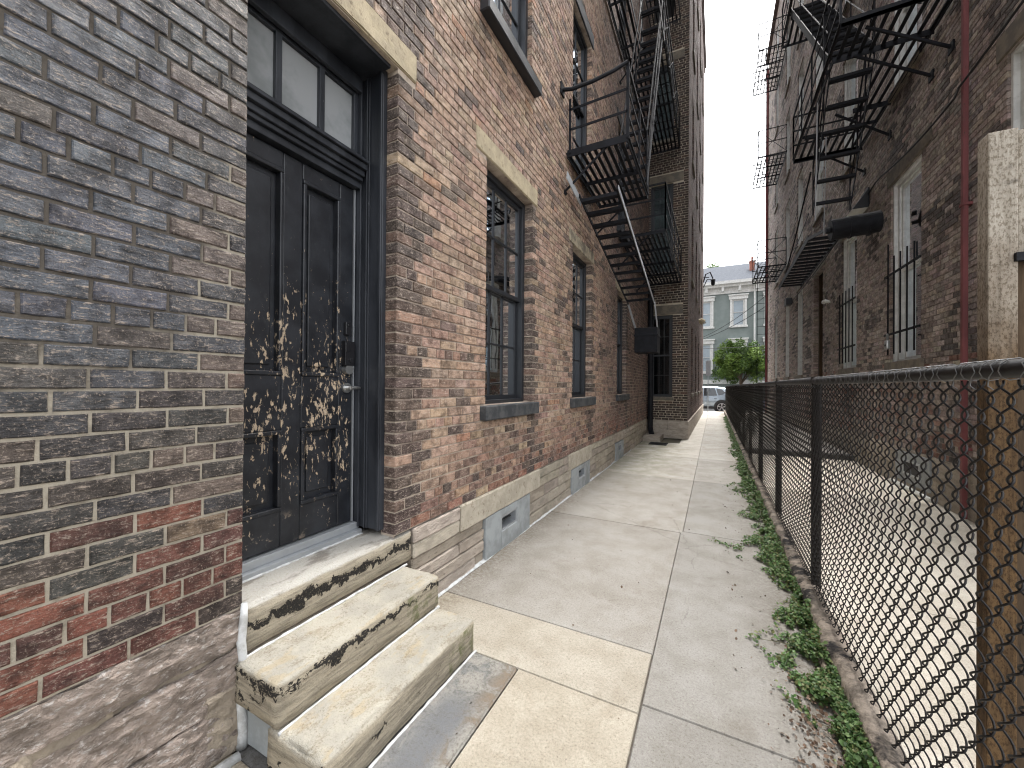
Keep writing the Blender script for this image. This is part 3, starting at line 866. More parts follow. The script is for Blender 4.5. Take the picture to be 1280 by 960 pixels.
# right jamb: panelled reveal with beads, brick corner outside
fr.box((JY, XD - .06, zb), (1.80, -.09, zt + .04))
fr.box((JY - .014, -.112, zb), (JY + .001, -.092, zt)).box((JY - .010, -.205, zb), (JY + .001, -.196, zt)).box((JY - .014, -.222, zb), (JY + .001, -.212, zt))
fr.box((JY - .018, XD - .02, zb), (JY + .001, -.262, zt))
fr.box((.93, XD - .06, zb), (.962, -.09, zt + .04)).box((.961, -.15, zb), (.975, -.12, zt)).box((.961, XD - .02, zb), (.98, -.262, zt))
fr.box((.962, XD - .06, 3.43), (JY, -.03, 3.475)).box((.985, XD + .02, 3.34), (JY - .02, XD + .05, 3.428)).box((.985, XD - .05, 3.352), (JY - .02, XD + .018, 3.428))
# transom bar with stacked mouldings
for (n0, n1, z0, z1) in ((XD - .05, XD + .040, 2.735, 2.775), (XD - .05, XD + .062, 2.776, 2.80), (XD - .05, XD + .078, 2.801, 2.835), (XD - .05, XD + .100, 2.836, 2.872), (XD - .05, XD + .118, 2.873, 2.89), (XD - .05, XD + .07, 2.891, 2.93)):
    fr.box((.985, n0, z0), (JY - .019, n1, z1))
fobj = fr.build('door_frame', M['black_paint'], left, bevel=.004)
tr = MB(TL)
ta, tb = .985, JY - .02
tw = (tb - ta)
for k in range(4):
    s = ta + tw * k / 3
    wv = .030 if k in (0, 3) else .017
    tr.box((max(ta, s - wv), XD - .03, 2.931), (min(tb, s + wv), XD + .012, 3.351))
for k in range(3):
    s0 = ta + tw * k / 3 + (.030 if k == 0 else .017); s1 = ta + tw * (k + 1) / 3 - (.030 if k == 2 else .017)
    tr.box((s0, XD - .03, 3.325), (s1, XD + .01, 3.351)).box((s0, XD - .03, 2.931), (s1, XD + .01, 2.955))
tobj = tr.build('transom', M['black_paint'], left, bevel=.003)
for k in range(3):
    s0 = ta + tw * k / 3 + .012; s1 = ta + tw * (k + 1) / 3 - .012
    g = MB(TL); g.poly([(s0, XD - .012, 2.94), (s1, XD - .012, 2.94), (s1, XD - .012, 3.34), (s0, XD - .012, 3.34)])
    g.build('pane', M['glass_refl'], tobj)
da, db, dz0, dz1 = .966, JY - .038, .640, 2.728
D = MB(TL)
def dbox(a, b, c, d, n0=-.045, n1=0.0): D.box((a, XD + n0, c), (b, XD + n1, d))
# stiles, muntin, rails
cols = [(1.045, 1.275), (1.385, 1.628)]
rows = [(.83, 1.255), (1.545, 2.635)]
dbox(da, cols[0][0], dz0, dz1); dbox(cols[1][1], db, dz0, dz1)
dbox(cols[0][1], cols[1][0], dz0, dz1)
for (a, b) in cols:
    dbox(a, b, dz0, rows[0][0]); dbox(a, b, rows[0][1], rows[1][0]); dbox(a, b, rows[1][1], dz1)
    for (c, d) in rows:
        dbox(a, b, c, d, -.05, -.032)
        # bolection moulding round each panel and raised field
        for (q0, q1, w0, w1) in ((a, b, c, c + .022), (a, b, d - .022, d), (a, a + .022, c + .022, d - .022), (b - .022, b, c + .022, d - .022)):
            dbox(q0, q1, w0, w1, -.032, .010)
        dbox(a + .05, b - .05, c + .055, d - .055, -.0325, -.020)
door = D.build('door', M['door'], left, bevel=.006, seg=3)
th = MB(TL)
th.box((.962, XD - .05, .550), (JY, XD + .060, .590)).box((.962, XD - .05, .590), (JY, XD + .030, .632))
th.build('threshold', M['alu'], fobj, bevel=.004)
ws = MB(TL); ws.box((db + .004, XD - .03, .637), (db + .013, XD + .003, 2.734))
ws.build('weather_strip', M['alu'], fobj)
hd = MB(TL)
hy = 1.683
hd.tube([(hy, XD, 1.478), (hy, XD + .012, 1.478)], .031, 20); hd.tube([(hy, XD + .012, 1.478), (hy, XD + .045, 1.478)], .012, 12)
hd.tube([(hy - .006, XD + .05, 1.478), (hy + .028, XD + .052, 1.480), (hy + .065, XD + .046, 1.478)], [.012, .011, .008], 10)
hd.build('handle', M['steel'], door, smooth=False)
lk = MB(TL)
lk.box((hy - .035, XD, 1.615), (hy + .035, XD + .034, 1.765)); lk.tube([(hy + .008, XD + .033, 1.648), (hy + .008, XD + .04, 1.648)], .014, 16)
lk.box((hy - .03, XD + .034, 1.70), (hy + .0, XD + .037, 1.755))
lk.build('keypad_lock', M['lock'], door, bevel=.006)
cy = MB(TL); cy.tube([(hy, XD, 1.592), (hy, XD + .03, 1.592)], .030, 20); cy.build('deadbolt', M['steel'], door)
pp = MB(TL); pp.box((hy - .022, XD, 1.805), (hy + .018, XD + .022, 1.885)); pp.tube([(hy - .002, XD + .02, 1.865), (hy - .002, XD + .027, 1.865)], .009, 12)
pp.build('door_camera', M['lock'], door, bevel=.012, seg=3)
bk = MB(TL); bk.box((.93, XD - .4, .5), (1.8, XD - .39, 3.5)); bk.build('room', M['room'], fobj)

# --- stone steps
steps = empty('stone_steps', (-1.45, 1.42, 0), 'three worn yellow sandstone steps with black crust below the peeling black door', 'steps')
def crust_front(z0, z1, n1, bias, ga=0.0):
    def fn(p):
        s, n, z = p
        c = 0.0
        if n > n1 - .02:
            t = (z - z0) / (z1 - z0)
            c = 0
        g = 0
        if s > 1.6 and n > n1 - .05 and z < z1 - .02: g = ga
        return (c, g, 0)
    return fn
n3 = .004
stone(TL, (.938, -.30, .372), (1.955, n3, .562), .035, .004, 1, edge=.013, crust=crust_front(.372, .562, n3, .45)).build('step', M['step'], steps, smooth=True)
stone(TL, (.905, -.02, .185), (1.885, .280, .362), .032, .005, 2, edge=.013, crust=crust_front(.185, .362, .280, .72, .55)).build('step', M['step'], steps, smooth=True)
stone(TL, (.905, .215, .002), (1.872, .538, .182), .032, .005, 3, edge=.013, crust=crust_front(.002, .182, .538, .55, .6)).build('step', M['step'], steps, smooth=True)
b = MB(TL); stone(TL, (.945, -.02, 0), (1.80, .214, .184), .06, .004, 4, mb=b); b.build('step_base', M['patch'], steps)
def bead(p, q, r, seed):
    n = 26
    cb = MB(TL); pts = []
    for k in range(n + 1):
        v = Vector(p).lerp(Vector(q), k / n)
        v += Vector((0, .003 * noise.noise(Vector((k * .7, seed, 0))), .003 * noise.noise(Vector((k * .6, seed, 7)))))
        pts.append(v)
    cb.tube(pts, [r * (1 + .5 * noise.noise(Vector((k * .9, seed, 3)))) for k in range(n + 1)], 6)
    cb.build('caulk_bead', M['caulk'], steps, smooth=True)
bead((.92, .008, .362), (1.90, .008, .362), .007, 1); bead((.91, .284, .182), (1.872, .284, .182), .007, 2); bead((.91, .545, .002), (1.875, .545, .002), .008, 3)
bead((.966, XD + .064, .562), (JY, XD + .064, .562), .007, 5)

# ================================================================== GROUND
mb = MB()
GZ = -.012
mb.poly([(-60, -40, GZ - .2), (60, -40, GZ - .2), (60, 90, GZ - .2), (-60, 90, GZ - .2)])
g = mb.build('ground', M['asphalt']); tag(g, kind='structure')
mb = MB()
def slab(x0, x1, y0, y1, col, z=0.0, gap=.0018):
    k = random.uniform(.94, 1.05) * (1 + .55 * sstep(.5 * (y0 + y1), 4.5, 10))  # paler down the alley: light for the dim far end put into colour
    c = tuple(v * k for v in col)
    zz = z + random.uniform(-.0015, .0015)
    e = .004
    a, b, p, q = x0 + gap, x1 - gap, y0 + gap, y1 - gap
    o = [(a, p), (b, p), (b, q), (a, q)]
    i = [(a + e, p + e), (b - e, p + e), (b - e, q - e), (a + e, q - e)]
    B = [mb.V((u, v, zz - .08)) for u, v in o]; O = [mb.V((u, v, zz - .006)) for u, v in o]; I = [mb.V((u, v, zz)) for u, v in i]
    mb.F(I, 0, c)
    for n in range(4):
        m = (n + 1) % 4
        mb.F((O[n], O[m], I[m], I[n]), 0, c); mb.F((B[n], B[m], O[m], O[n]), 0, c)
CRM = (.385, .35, .285); GRY = (.275, .265, .245); GR2 = (.325, .308, .28)
xj = -.295
slab(-.915, xj - .004, .40, 1.868, CRM); slab(-1.74, xj - .004, 1.868, 2.318, (.365, .335, .28)); slab(-1.74, -.915, -1.2, .90, CRM); slab(-.915, xj - .004, -1.2, .40, CRM)
slab(-1.74, -.915, .90, 1.868, (.2, .2, .2), -.012)
ycr = [2.318, 4.37, 6.90, 9.05, 11.2, 13.4, 15.6, 17.8, 20.0, 22.2, 24.4, 26.2]
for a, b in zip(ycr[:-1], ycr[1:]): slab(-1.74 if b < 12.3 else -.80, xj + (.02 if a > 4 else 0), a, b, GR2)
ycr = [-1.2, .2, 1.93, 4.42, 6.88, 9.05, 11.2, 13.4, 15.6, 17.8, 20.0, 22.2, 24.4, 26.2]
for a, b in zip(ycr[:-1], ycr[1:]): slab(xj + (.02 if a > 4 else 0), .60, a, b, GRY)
sw = mb.build('sidewalk', M['concrete']); tag(sw, kind='structure')
mb = MB(); mb.poly([(-1.75, -1.2, -.022), (.65, -1.2, -.022), (.65, 26.2, -.022), (-1.75, 26.2, -.022)], 0, (.13, .115, .10))
o = mb.build('path_bed', M['concrete']); tag(o, kind='structure')
mb = MB(TL); stone(TL, (.925, .545, -.05), (1.862, .812, .006), .06, .002, 12, mb=mb)
o = mb.build('paving_slab', M['slab'])
tag(o, 'blue grey paving stone with rust edge at the foot of the sandstone steps', 'paving stone')

# neighbour's yard, one shallow step up at the back
mb = MB()
YC = (.52, .485, .42)
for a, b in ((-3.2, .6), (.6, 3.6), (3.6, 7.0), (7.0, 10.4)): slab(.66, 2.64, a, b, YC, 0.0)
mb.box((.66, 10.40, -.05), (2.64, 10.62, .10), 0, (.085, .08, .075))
mb.box((.66, 10.62, -.05), (2.64, 26.2, .096), 0, (.30, .285, .26))
o = mb.build('yard', M['concrete']); tag(o, kind='structure')

# kerb under the fence
mb = MB()
n = 330
prev = None
prof = [(.545, -.03), (.550, .06), (.556, .112), (.575, .128), (.612, .132), (.650, .122), (.675, .05), (.678, -.03)]
for k in range(n + 1):
    y = -.8 + 27.0 * (k / n) ** 1.25
    ring = []
    for i, (x, z) in enumerate(prof):
        P3 = Vector((x * 9, y * 5, z * 9))
        d = .014 * noise.noise(P3) + .009 * noise.noise(P3 * 3) + .022 * max(0, noise.noise(Vector((i * .2, y * 1.3, 4))) - .1) * (-1 if i < 4 else .2)
        ring.append(mb.V((x + (d if i in (0, 1, 2) else d * .4) , y, z + (d * .8 if 1 < i < 6 else 0))))
    if prev:
        for i in range(len(prof) - 1): mb.F((prev[i], prev[i+1], ring[i+1], ring[i]))
    prev = ring
o = mb.build('kerb', M['kerb'], smooth=True); tag(o, kind='structure')
mb = MB()
for (x, y, z, sx, sy, sz, sd) in ((.525, 2.30, .0, .045, .16, .045, 1), (.53, 2.62, .0, .04, .17, .05, 2), (.52, 2.02, .0, .05, .11, .03, 3)):
    stone(None, (x - sx / 2, y - sy / 2, -.02), (x + sx / 2, y + sy / 2, sz), .02, .014, sd, mb=mb)
o = mb.build('broken_stone', M['pointing']); tag(o, 'broken pale concrete lumps against kerb among the weeds', 'rubble', kind='stuff')

# ================================================================== RIGHT BUILDING
XR = 2.60
TR = frame((XR, 0, 0), (0, 1, 0), (-1, 0, 0))
right = empty('brick_building', (5.5, 11, 0), 'dark brown brick building with white windows and red downpipe, behind chain-link fence', 'building')
RE, RZ, RS = 25.4, 19.3, 4.3
gw = [(4.75, 5.74), (7.55, 8.62), (10.36, 11.40), (15.85, 16.85), (18.4, 19.45), (21.6, 22.5)]
winR = []
for k, (a, b) in enumerate(gw): winR.append((a, b, 1.93 if k else 2.4, 4.86))
winR.append((13.15, 14.22, .12, 4.76))
for (a, b) in gw + [(13.15, 14.22)]:
    if a < 4.6: continue
    for z in (6.35, 10.0, 13.6): winR.append((a, b, z, z + 2.55))
    winR.append((a, b, 16.9, 18.6))
solR = [(a - .3, b + .15, 4.86, 5.12) for (a, b) in gw + [(13.15, 14.22)]]
mb = MB(TR)
bricks(mb, RS, 14.5, .60, 14.5, winR + solR, right_col, 31, 0, rough=1.6)
bricks(mb, 14.5, RE, .60, 14.5, winR + solR, right_col, 33, 0, bp=.39, ch=.0695)
bricks(mb, 6.0, RE, 14.5, RZ, winR, right_col, 34, 0, bp=.39, ch=.139, J=.02)
mortar(mb, RS, RE, .58, RZ, winR, 1)
mb.poly([(RS, 0, RZ), (RE, 0, RZ), (RE, -6, RZ), (RS, -6, RZ)], 2)
mb.poly([(RE, -.007, 0), (RE, -6, 0), (RE, -6, RZ), (RE, -.007, RZ)], 2)
mb.poly([(RS, -.007, 0), (RS, -6, 0), (RS, -6, RZ), (RS, -.007, RZ)], 1)
mb.poly([(RS, -6, 0), (RE, -6, 0), (RE, -6, RZ), (RS, -6, RZ)], 2)
mb.box((RS, -.3, RZ), (RE + .1, .14, RZ + .14), 2)
mb.build('wall', [M['brick_far'], M['mortar_dark'], M['shell']], right)
mb = MB(frame((XR, RS - .008, 0), (1, 0, 0), (0, -1, 0)))
bricks(mb, .0, 6.0, .0, 14.5, [], right_col, 36, 0, rough=1.6)
o = mb.build('wall', [M['brick_far']], right); o['label'] = 'near end wall of the dark brown brick building'
mb = MB(TR)
r = random.Random(5)
s = RS
while s < RE:
    e = min(RE, s + r.uniform(.6, 1.2))
    for (c, d) in ((0, .3), (.3, .592)):
        k = r.uniform(.75, 1)
        stone(TR, (s + .004, -.3, c + .004), (e - .004, .02 + r.uniform(-.01, .01), d - .004), .15, .008, r.uniform(0, 99), (k, k, k * .97), mb=mb)
    s = e
mb.build('plinth', M['plinth'], right)
mb = MB(TR); mb.box((7.2, -.1, .1), (8.3, .035, .55)); pt = mb.build('cement_patch', M['patch'], right, bevel=.005)
mb = MB(TR); mb.box((7.45, .0, .22), (8.0, .045, .25)).box((7.45, 0, .41), (8.0, .045, .44)).box((7.45, 0, .25), (7.48, .045, .41)).box((7.97, 0, .25), (8.0, .045, .41)).box((7.48, .0, .25), (7.97, .038, .41), 1)
mb.build('vent_frame', [M['alu'], M['room']], pt)
mb = MB(TR); mb.tube([(7.1, .05, .03), (8.4, .05, .03)], .03, 8); mb.build('plastic_pipe', M['chalk'], pt)
for k, (a, b) in enumerate(gw):
    c = 1.93 if k else 2.4
    w = sash_window(TR, right, a, b, c, 4.86, M['white'], M['glass'], None, None, (.1, .16, .05), M['lime_dark'], rec=-.11, fw=.09, simple=k > 2, lining=.035)
    stone(TR, (a - .3, -.1, 4.868), (b + .148, .012, 5.11), .2, .005, a).build('lintel', M['lime_dark'], right)
    if k in (1, 2):
        q = MB(TR)
        z0, z1 = 2.05, 3.62
        nb = 5
        for j in range(nb):
            s = a + .06 + (b - a - .12) * j / (nb - 1)
            q.tube([(s, .05, z0), (s, .05, z1 + (.25 if k == 1 and j == 4 else 0))], .011, 6)
        for z in (2.38, 3.35): q.bar((a - .12, .05, z), (b + .1, .05, z), .012, .035)
        for z in (2.38, 3.35): q.bar((b + .1, .05, z), (b + .1, -.02, z), .02, .02)
        q.build('security_bars', M['iron'], w)
for (a, b) in gw + [(13.15, 14.22)]:
    for z in (6.35, 10.0, 13.6):
        sash_window(TR, right, a, b, z, z + 2.55, M['white'], M['glass'], None, None, (.05, .12, .05), M['lime_dark'], rec=-.11, fw=.09, simple=True, lining=.035)
    sash_window(TR, right, a, b, 16.9, 18.6, M['white'], M['glass'], None, None, None, None, rec=-.07, fw=.1, simple=True)
# recessed brown side door
d = MB(TR); d.box((13.15, -.40, .12), (14.22, -.36, 4.7)); d.box((13.15, -.36, .12), (13.27, -.12, 4.72)).box((14.10, -.36, .12), (14.22, -.12, 4.72)).box((13.27, -.36, 2.5), (14.10, -.30, 2.62))
d.box((13.38, -.36, .4), (13.99, -.345, 1.2)).box((13.38, -.36, 1.4), (13.99, -.345, 2.3))
d.build('door', M['wood_dark'], right, bevel=.004)
stone(TR, (12.9, -.1, 4.77), (14.4, .012, 5.0), .2, .005, 3).build('lintel', M['lime_dark'], right)

# downpipes, cables and small fittings on the walls
mb = MB(TR)
mb.box((6.315, .03, .02), (6.37, .078, 9.3)); 
dp = mb.build('downpipe', M['red'], bevel=.008); tag(dp, 'dull red square downpipe running down the dark brick wall on the right', 'downpipe')
for z in (.8, 3.6, 6.2):
    q = MB(TR); q.box((6.303, -.0, z), (6.382, .084, z + .03)); q.build('strap', M['red'], dp)
mb = MB()
mb.tube([(-1.63, 11.92, .30), (-1.63, 11.92, 4.3)], .075, 10); mb.tube([(-1.63, 11.92, .32), (-1.60, 11.86, .20), (-1.55, 11.7, .12)], .075, 10)
dp = mb.build('downpipe', M['iron']); tag(dp, 'black round downpipe in the corner beside the projecting brick wing', 'downpipe')
for z in (.55, 2.2, 3.9):
    q = MB(); q.tube([(-1.63, 11.92, z), (-1.63, 11.92, z + .07)], .087, 10); q.build('collar', M['iron'], dp)
b = stone(None, (-1.72, 11.25, -.02), (-1.28, 12.08, .15), .08, .006, 31).build('stone_block', M['plinth'])
tag(b, 'low rough stone block on the ground in the corner under the black downpipe', 'stone block')
gr = empty('drain_grate', (-1.28, 10.85, .0), 'dark iron drain grate in paving in front of the projecting brick wing', 'drain grate')
m = MB(); m.box((-1.50, 10.62, -.01), (-1.46, 11.10, .012)).box((-1.10, 10.62, -.01), (-1.06, 11.10, .012)).box((-1.46, 10.62, -.01), (-1.10, 10.66, .012)).box((-1.46, 11.06, -.01), (-1.10, 11.10, .012)); m.build('grate_frame', M['iron'], gr)
m = MB()
for k in range(9): m.box((-1.45 + .038 * k, 10.66, .004), (-1.43 + .038 * k, 11.06, .010))
m.box((-1.46, 10.66, .0), (-1.10, 11.06, .0035)); m.build('bars', M['iron'], gr)
m = MB(TWs); m.tube([(7.1, .0, 4.42), (7.1, .10, 4.44), (7.1, .2, 4.36)], [.10, .12, .14], 10); lamp = m.build('wall_lamp', M['lime']); tag(lamp, 'small hooded wall lamp on the long side of left wing near street', 'wall lamp')
q = MB(TWs); q.tube([(7.1, .2, 4.355), (7.1, .21, 4.31)], [.10, .08], 10); q.build('globe', M['chalk'], lamp)
m = MB(TR); m.tube([(12.35, .02, 3.66), (12.45, .09, 3.70), (12.62, .10, 3.70), (12.75, .06, 3.74), (12.85, .03, 3.72)], [.03, .05, .035, .05, .025], 8)
o = m.build('pipe_fitting', M['chalk'], smooth=True); tag(o, 'lumpy white fitting on right brick wall between the barred window and brown door', 'fitting')
mb = MB(); mb.tube([(2.545, 25.25, .1), (2.545, 25.25, 18.6)], .06, 8)
dp = mb.build('downpipe', M['red']); tag(dp, 'thin maroon downpipe at far street corner of right brick building', 'downpipe')
q = MB(); q.box((2.48, 25.15, 18.6), (2.60, 25.35, 18.85)); q.build('hopper', M['red'], dp)
def sag(p, q, d, n=24):
    p, q = Vector(p), Vector(q)
    return [p.lerp(q, k / n) - Vector((0, 0, d * 4 * (k / n) * (1 - k / n))) for k in range(n + 1)]
mb = MB()
pts = sag((2.57, 4.9, 5.22), (2.50, 6.35, 4.98), .02, 8) + sag((2.56, 6.6, 5.0), (2.57, 8.9, 5.18), .06, 10) + sag((2.57, 9.2, 5.2), (2.57, 17.8, 4.72), .12, 16)
mb.tube(pts, .013, 6)
o = mb.build('cable', M['cable']); tag(o, 'black cable clipped along the right brick wall above the ground floor windows', 'cable')
mb = MB(TR)
mb.poly([(9.6, .02, 5.28), (10.05, .02, 5.28), (10.05, .26, 4.92), (9.6, .26, 4.92)]); mb.poly([(9.6, .02, 4.92), (9.6, .02, 5.28), (9.6, .26, 4.92)]); mb.poly([(10.05, .02, 4.92), (10.05, .26, 4.92), (10.05, .02, 5.28)]); mb.poly([(9.6, 0.02, 4.92), (9.6, .26, 4.92), (10.05, .26, 4.92), (10.05, .02, 4.92)], 1)
lamp = mb.build('wall_lamp', [M['sash'], M['chalk']]); tag(lamp, 'wedge-shaped dark wall lamp above the black drum counterweight', 'wall lamp')
q = MB(TR); q.box((9.62, 0, 4.95), (10.03, .025, 5.3)); q.build('back_plate', M['iron'], lamp)
mb = MB(TR); mb.box((17.55, .03, 4.58), (17.95, .22, 4.84)); lamp = mb.build('wall_lamp', M['sash'], bevel=.02); tag(lamp, 'small black box lamp where the cable ends on right brick wall', 'wall lamp')
q = MB(TR); q.box((17.7, 0, 4.65), (17.8, .035, 4.78)); q.build('bracket', M['iron'], lamp)
mb = MB(TR)
mb.box((8.40, .065, 2.14), (8.51, .115, 2.28)); 
lb = mb.build('key_lockbox', M['steel'], bevel=.012, seg=3); tag(lb, 'grey key lockbox hanging on the window bars of white ground floor window', 'lockbox')
q = MB(TR); q.tube([(8.425, .09, 2.28), (8.425, .09, 2.36), (8.44, .09, 2.385), (8.47, .09, 2.385), (8.485, .09, 2.36), (8.485, .09, 2.28)], .008, 6); q.build('shackle', M['steel'], lb)
q = MB(TR); q.box((8.42, .116, 2.185), (8.49, .122, 2.215)); q.build('dial_panel', M['lock'], lb)

# ================================================================== FIRE ESCAPES
def platform(x0, x1, y0, y1, z, along='y', sp=.085, w=.034, holes=()):
    mb = MB()
    if along == 'y':
        n = int((x1 - x0) / sp)
        for k in range(n + 1):
            x = x0 + (x1 - x0) * k / n
            segs = [(y0, y1)]
            for (a, b, c, d) in holes:
                if a < x < b: segs = [s for s in ((y0, c), (d, y1)) if s[1] - s[0] > .1]
            for (a, b) in segs: mb.box((x - w / 2, a, z - .008), (x + w / 2, b, z + .006))
        y = y0
        n = max(1, round((y1 - y0) / .95))
        for k in range(n + 1):
            y = y0 + (y1 - y0) * k / n
            cx1 = x1
            for (a, b, c, d) in holes:
                if c + .1 < y < d - .1: cx1 = a
            mb.bar((x0, y, z - .035), (cx1, y, z - .035), .012, .052)
    mb.box((x1 - .006, y0, z - .07), (x1 + .006, y1, z + .03)); mb.box((x0 - .006, y0, z - .07), (x0 + .006, y1, z + .02))
    for (a, b, c, d) in holes:
        mb.box((a - .006, c, z - .06), (a + .006, d, z + .02)).box((a, c - .006, z - .06), (b, c + .006, z + .02)).box((a, d - .006, z - .06), (b, d + .006, z + .02))
    return mb

def rail_run(mb, p, q, h, rails=3, posts=3, lattice=0, t=.024):
    p, q = Vector(p), Vector(q)
    for k in range(posts):
        a = p.lerp(q, k / max(1, posts - 1)); mb.bar(a, a + Vector((0, 0, h)), t, t)
    for k in range(rails):
        z = Vector((0, 0, h * (k + 1) / rails))
        mb.bar(p + z, q + z, .014 if k < rails - 1 else t, .03 if k < rails - 1 else .028)
    for k in range(lattice):
        a, b = p.lerp(q, k / lattice), p.lerp(q, (k + 1) / lattice)
        mb.bar(a, b + Vector((0, 0, h)), .008, .016); mb.bar(b, a + Vector((0, 0, h)), .008, .016)

def stair(parent, p, q, x0, x1, n, tread=.19, rail=True, side=1, strmat='iron', th=.035, sh=.12):
    """p, q: (y, z) at both ends; treads between x0 and x1."""
    t = MB()
    for x in (x0, x1): t.bar((x, p[0], p[1]), (x, q[0], q[1]), .012, sh)
    st = t.build('stair', M[strmat], parent)
    for k in range(n):
        f = (k + .5) / n
        y, z = p[0] + (q[0] - p[0]) * f, p[1] + (q[1] - p[1]) * f
        m = MB()
        for j in range(3):
            m.box((x0 + .006, y - tread / 2 + j * tread / 3, z - .008), (x1 - .006, y - tread / 2 + j * tread / 3 + tread / 3 - .02, z + .008))
        m.box((x0 + .006, y - tread / 2 - .006, z - th), (x1 - .006, y - tread / 2, z + .008))
        m.build('tread', M['iron'], st)
    if rail:
        m = MB()
        for x in ((x0, x1) if side == 0 else (x1,) if side > 0 else (x0,)):
            for k in range(4):
                f = k / 3
                y, z = p[0] + (q[0] - p[0]) * f, p[1] + (q[1] - p[1]) * f
                m.tube([(x, y, z), (x, y, z + .85)], .010, 6)
            m.tube([(x, p[0], p[1] + .85), (x, q[0], q[1] + .85)], .013, 6)
            m.tube([(x, p[0], p[1] + .42), (x, q[0], q[1] + .42)], .009, 6)
        m.build('handrail', M['iron'], st)
    return st

# --- left escape
fe = empty('fire_escape', (-1.35, 8.0, 4.5), 'black iron fire escape on left brick wall, its stair ending above a square box', 'fire escape')
xa, xo = XL + .03, -.94
pf = platform(xa, xo, 4.82, 6.45, 4.53, sp=.078, w=.042)
pf.box((xa, 4.815, 4.47), (xo, 4.827, 4.56))
pf.build('platform', M['iron'], fe)
def grid(m, x0, x1, y0, y1, z):
    y = y0
    while y < y1: m.bar((x0, y, z - .012), (x1, y, z - .012), .022, .012); y += .34
    return m
grid(platform(xa, -.84, 8.0, 12.10, 4.53, sp=.085, w=.038), xa, -.84, 8, 12.1, 4.53).build('platform', M['iron'], fe)
grid(platform(xa, -.90, 6.0, 12.10, 8.40, sp=.095, w=.042, holes=[(-1.34, -.86, 6.15, 8.3)]), xa, -.90, 8.4, 12.1, 8.40).build('platform', M['iron'], fe)
platform(xa, -.90, 6.5, 12.10, 12.1, sp=.095, w=.03, holes=[(-1.34, -.86, 6.9, 8.6)]).build('platform', M['iron'], fe)
mb = MB()
# near end rails: the thick top bar is bent up from the wall
pts = [(XL + .01, 4.66, 5.25), (-1.60, 4.68, 5.235), (-1.35, 4.72, 5.27), (-1.1, 4.76, 5.34), (xo, 4.80, 5.42)]
mb.tube(pts, .024, 8)
mb.bar((xa + .02, 4.82, 4.82), (xo, 4.82, 4.84), .012, .028); mb.bar((xa + .02, 4.82, 5.08), (xo, 4.82, 5.11), .012, .028)
mb.bar((xo, 4.82, 4.5), (xo, 4.82, 5.42), .035, .012); mb.bar((xa + .03, 4.82, 4.5), (xa + .03, 4.82, 5.22), .03, .012)
mb.box((XL - .01, 4.60, 5.18), (XL + .02, 4.72, 5.32))
rail_run(mb, (xo, 4.84, 4.53), (xo, 6.45, 4.53), .86, 3, 3)
mb.build('railing', M['iron'], fe)
mb = MB(); rail_run(mb, (-.84, 8.0, 4.53), (-.84, 12.1, 4.53), .9, 3, 5); rail_run(mb, (xa, 8.0, 4.53), (-.84, 8.0, 4.53), .9, 3, 2)
mb.build('railing', M['iron'], fe)
mb = MB(); rail_run(mb, (-.90, 8.0, 8.40), (-.90, 12.1, 8.40), .9, 3, 5, 4); rail_run(mb, (xa, 6.0, 8.40), (-.9, 6.0, 8.4), .9, 3, 2); rail_run(mb, (-.90, 6.0, 8.40), (-.90, 8.0, 8.40), .9, 3, 3)
mb.build('railing', M['iron'], fe)
for (y, x, z0, z1) in ((4.86, xo + .02, 4.02, 4.52), (6.4, xo, 4.0, 4.5), (8.05, -.86, 3.9, 4.5), (10.2, -.86, 3.9, 4.5), (6.05, -.92, 7.7, 8.36), (8.1, -.92, 7.7, 8.36), (10.4, -.92, 7.7, 8.36)):
    mb = MB(); mb.tube([(XL, y - .06, z0), (x - .25, y, z1)], .015, 6); mb.tube([(XL - .01, y - .06, z0 - .02), (XL + .02, y - .06, z0)], .035, 6)
    mb.build('brace', M['iron'], fe)
# swing stair and its square weight box
st = stair(fe, (4.98, 4.02), (8.35, 3.22), XL + .14, -1.10, 12, .17, False, sh=.05)
m = MB()
m.box((-1.094, 4.95, 3.97), (-1.082, 6.9, 4.09)); 
m = MB(); m.bar((-1.085, 5.0, 4.03), (-1.085, 8.4, 3.22), .008, .06); m.bar((-1.075, 8.4, 3.22), (-1.06, 8.75, 2.72), .02, .05); m.bar((-1.60, 8.4, 3.22), (-1.50, 8.75, 2.72), .02, .05)
m.bar((-1.63, 4.6, 4.12), (-1.62, 5.15, 4.0), .01, .10)
m.build('stringer', M['bright_iron'], st)
m = MB(); m.box((-1.50, 8.55, 2.22), (-1.04, 9.0, 2.74)); m.box((-1.51, 8.54, 2.56), (-1.03, 9.01, 2.60)); m.build('weight_box', M['iron'], fe, bevel=.006)
# upper stair
st = stair(fe, (6.2, 4.55), (8.1, 8.40), -1.32, -.92, 14, .13, True, 0, sh=.07)
m = MB(); m.tube([(-.88, 6.1, 4.9), (-.88, 7.9, 9.2)], .008, 6); m.build('brace_rod', M['iron'], fe)
stair(fe, (8.2, 8.45), (6.7, 12.1), -1.32, -.90, 13, .15, True, 0, sh=.10)

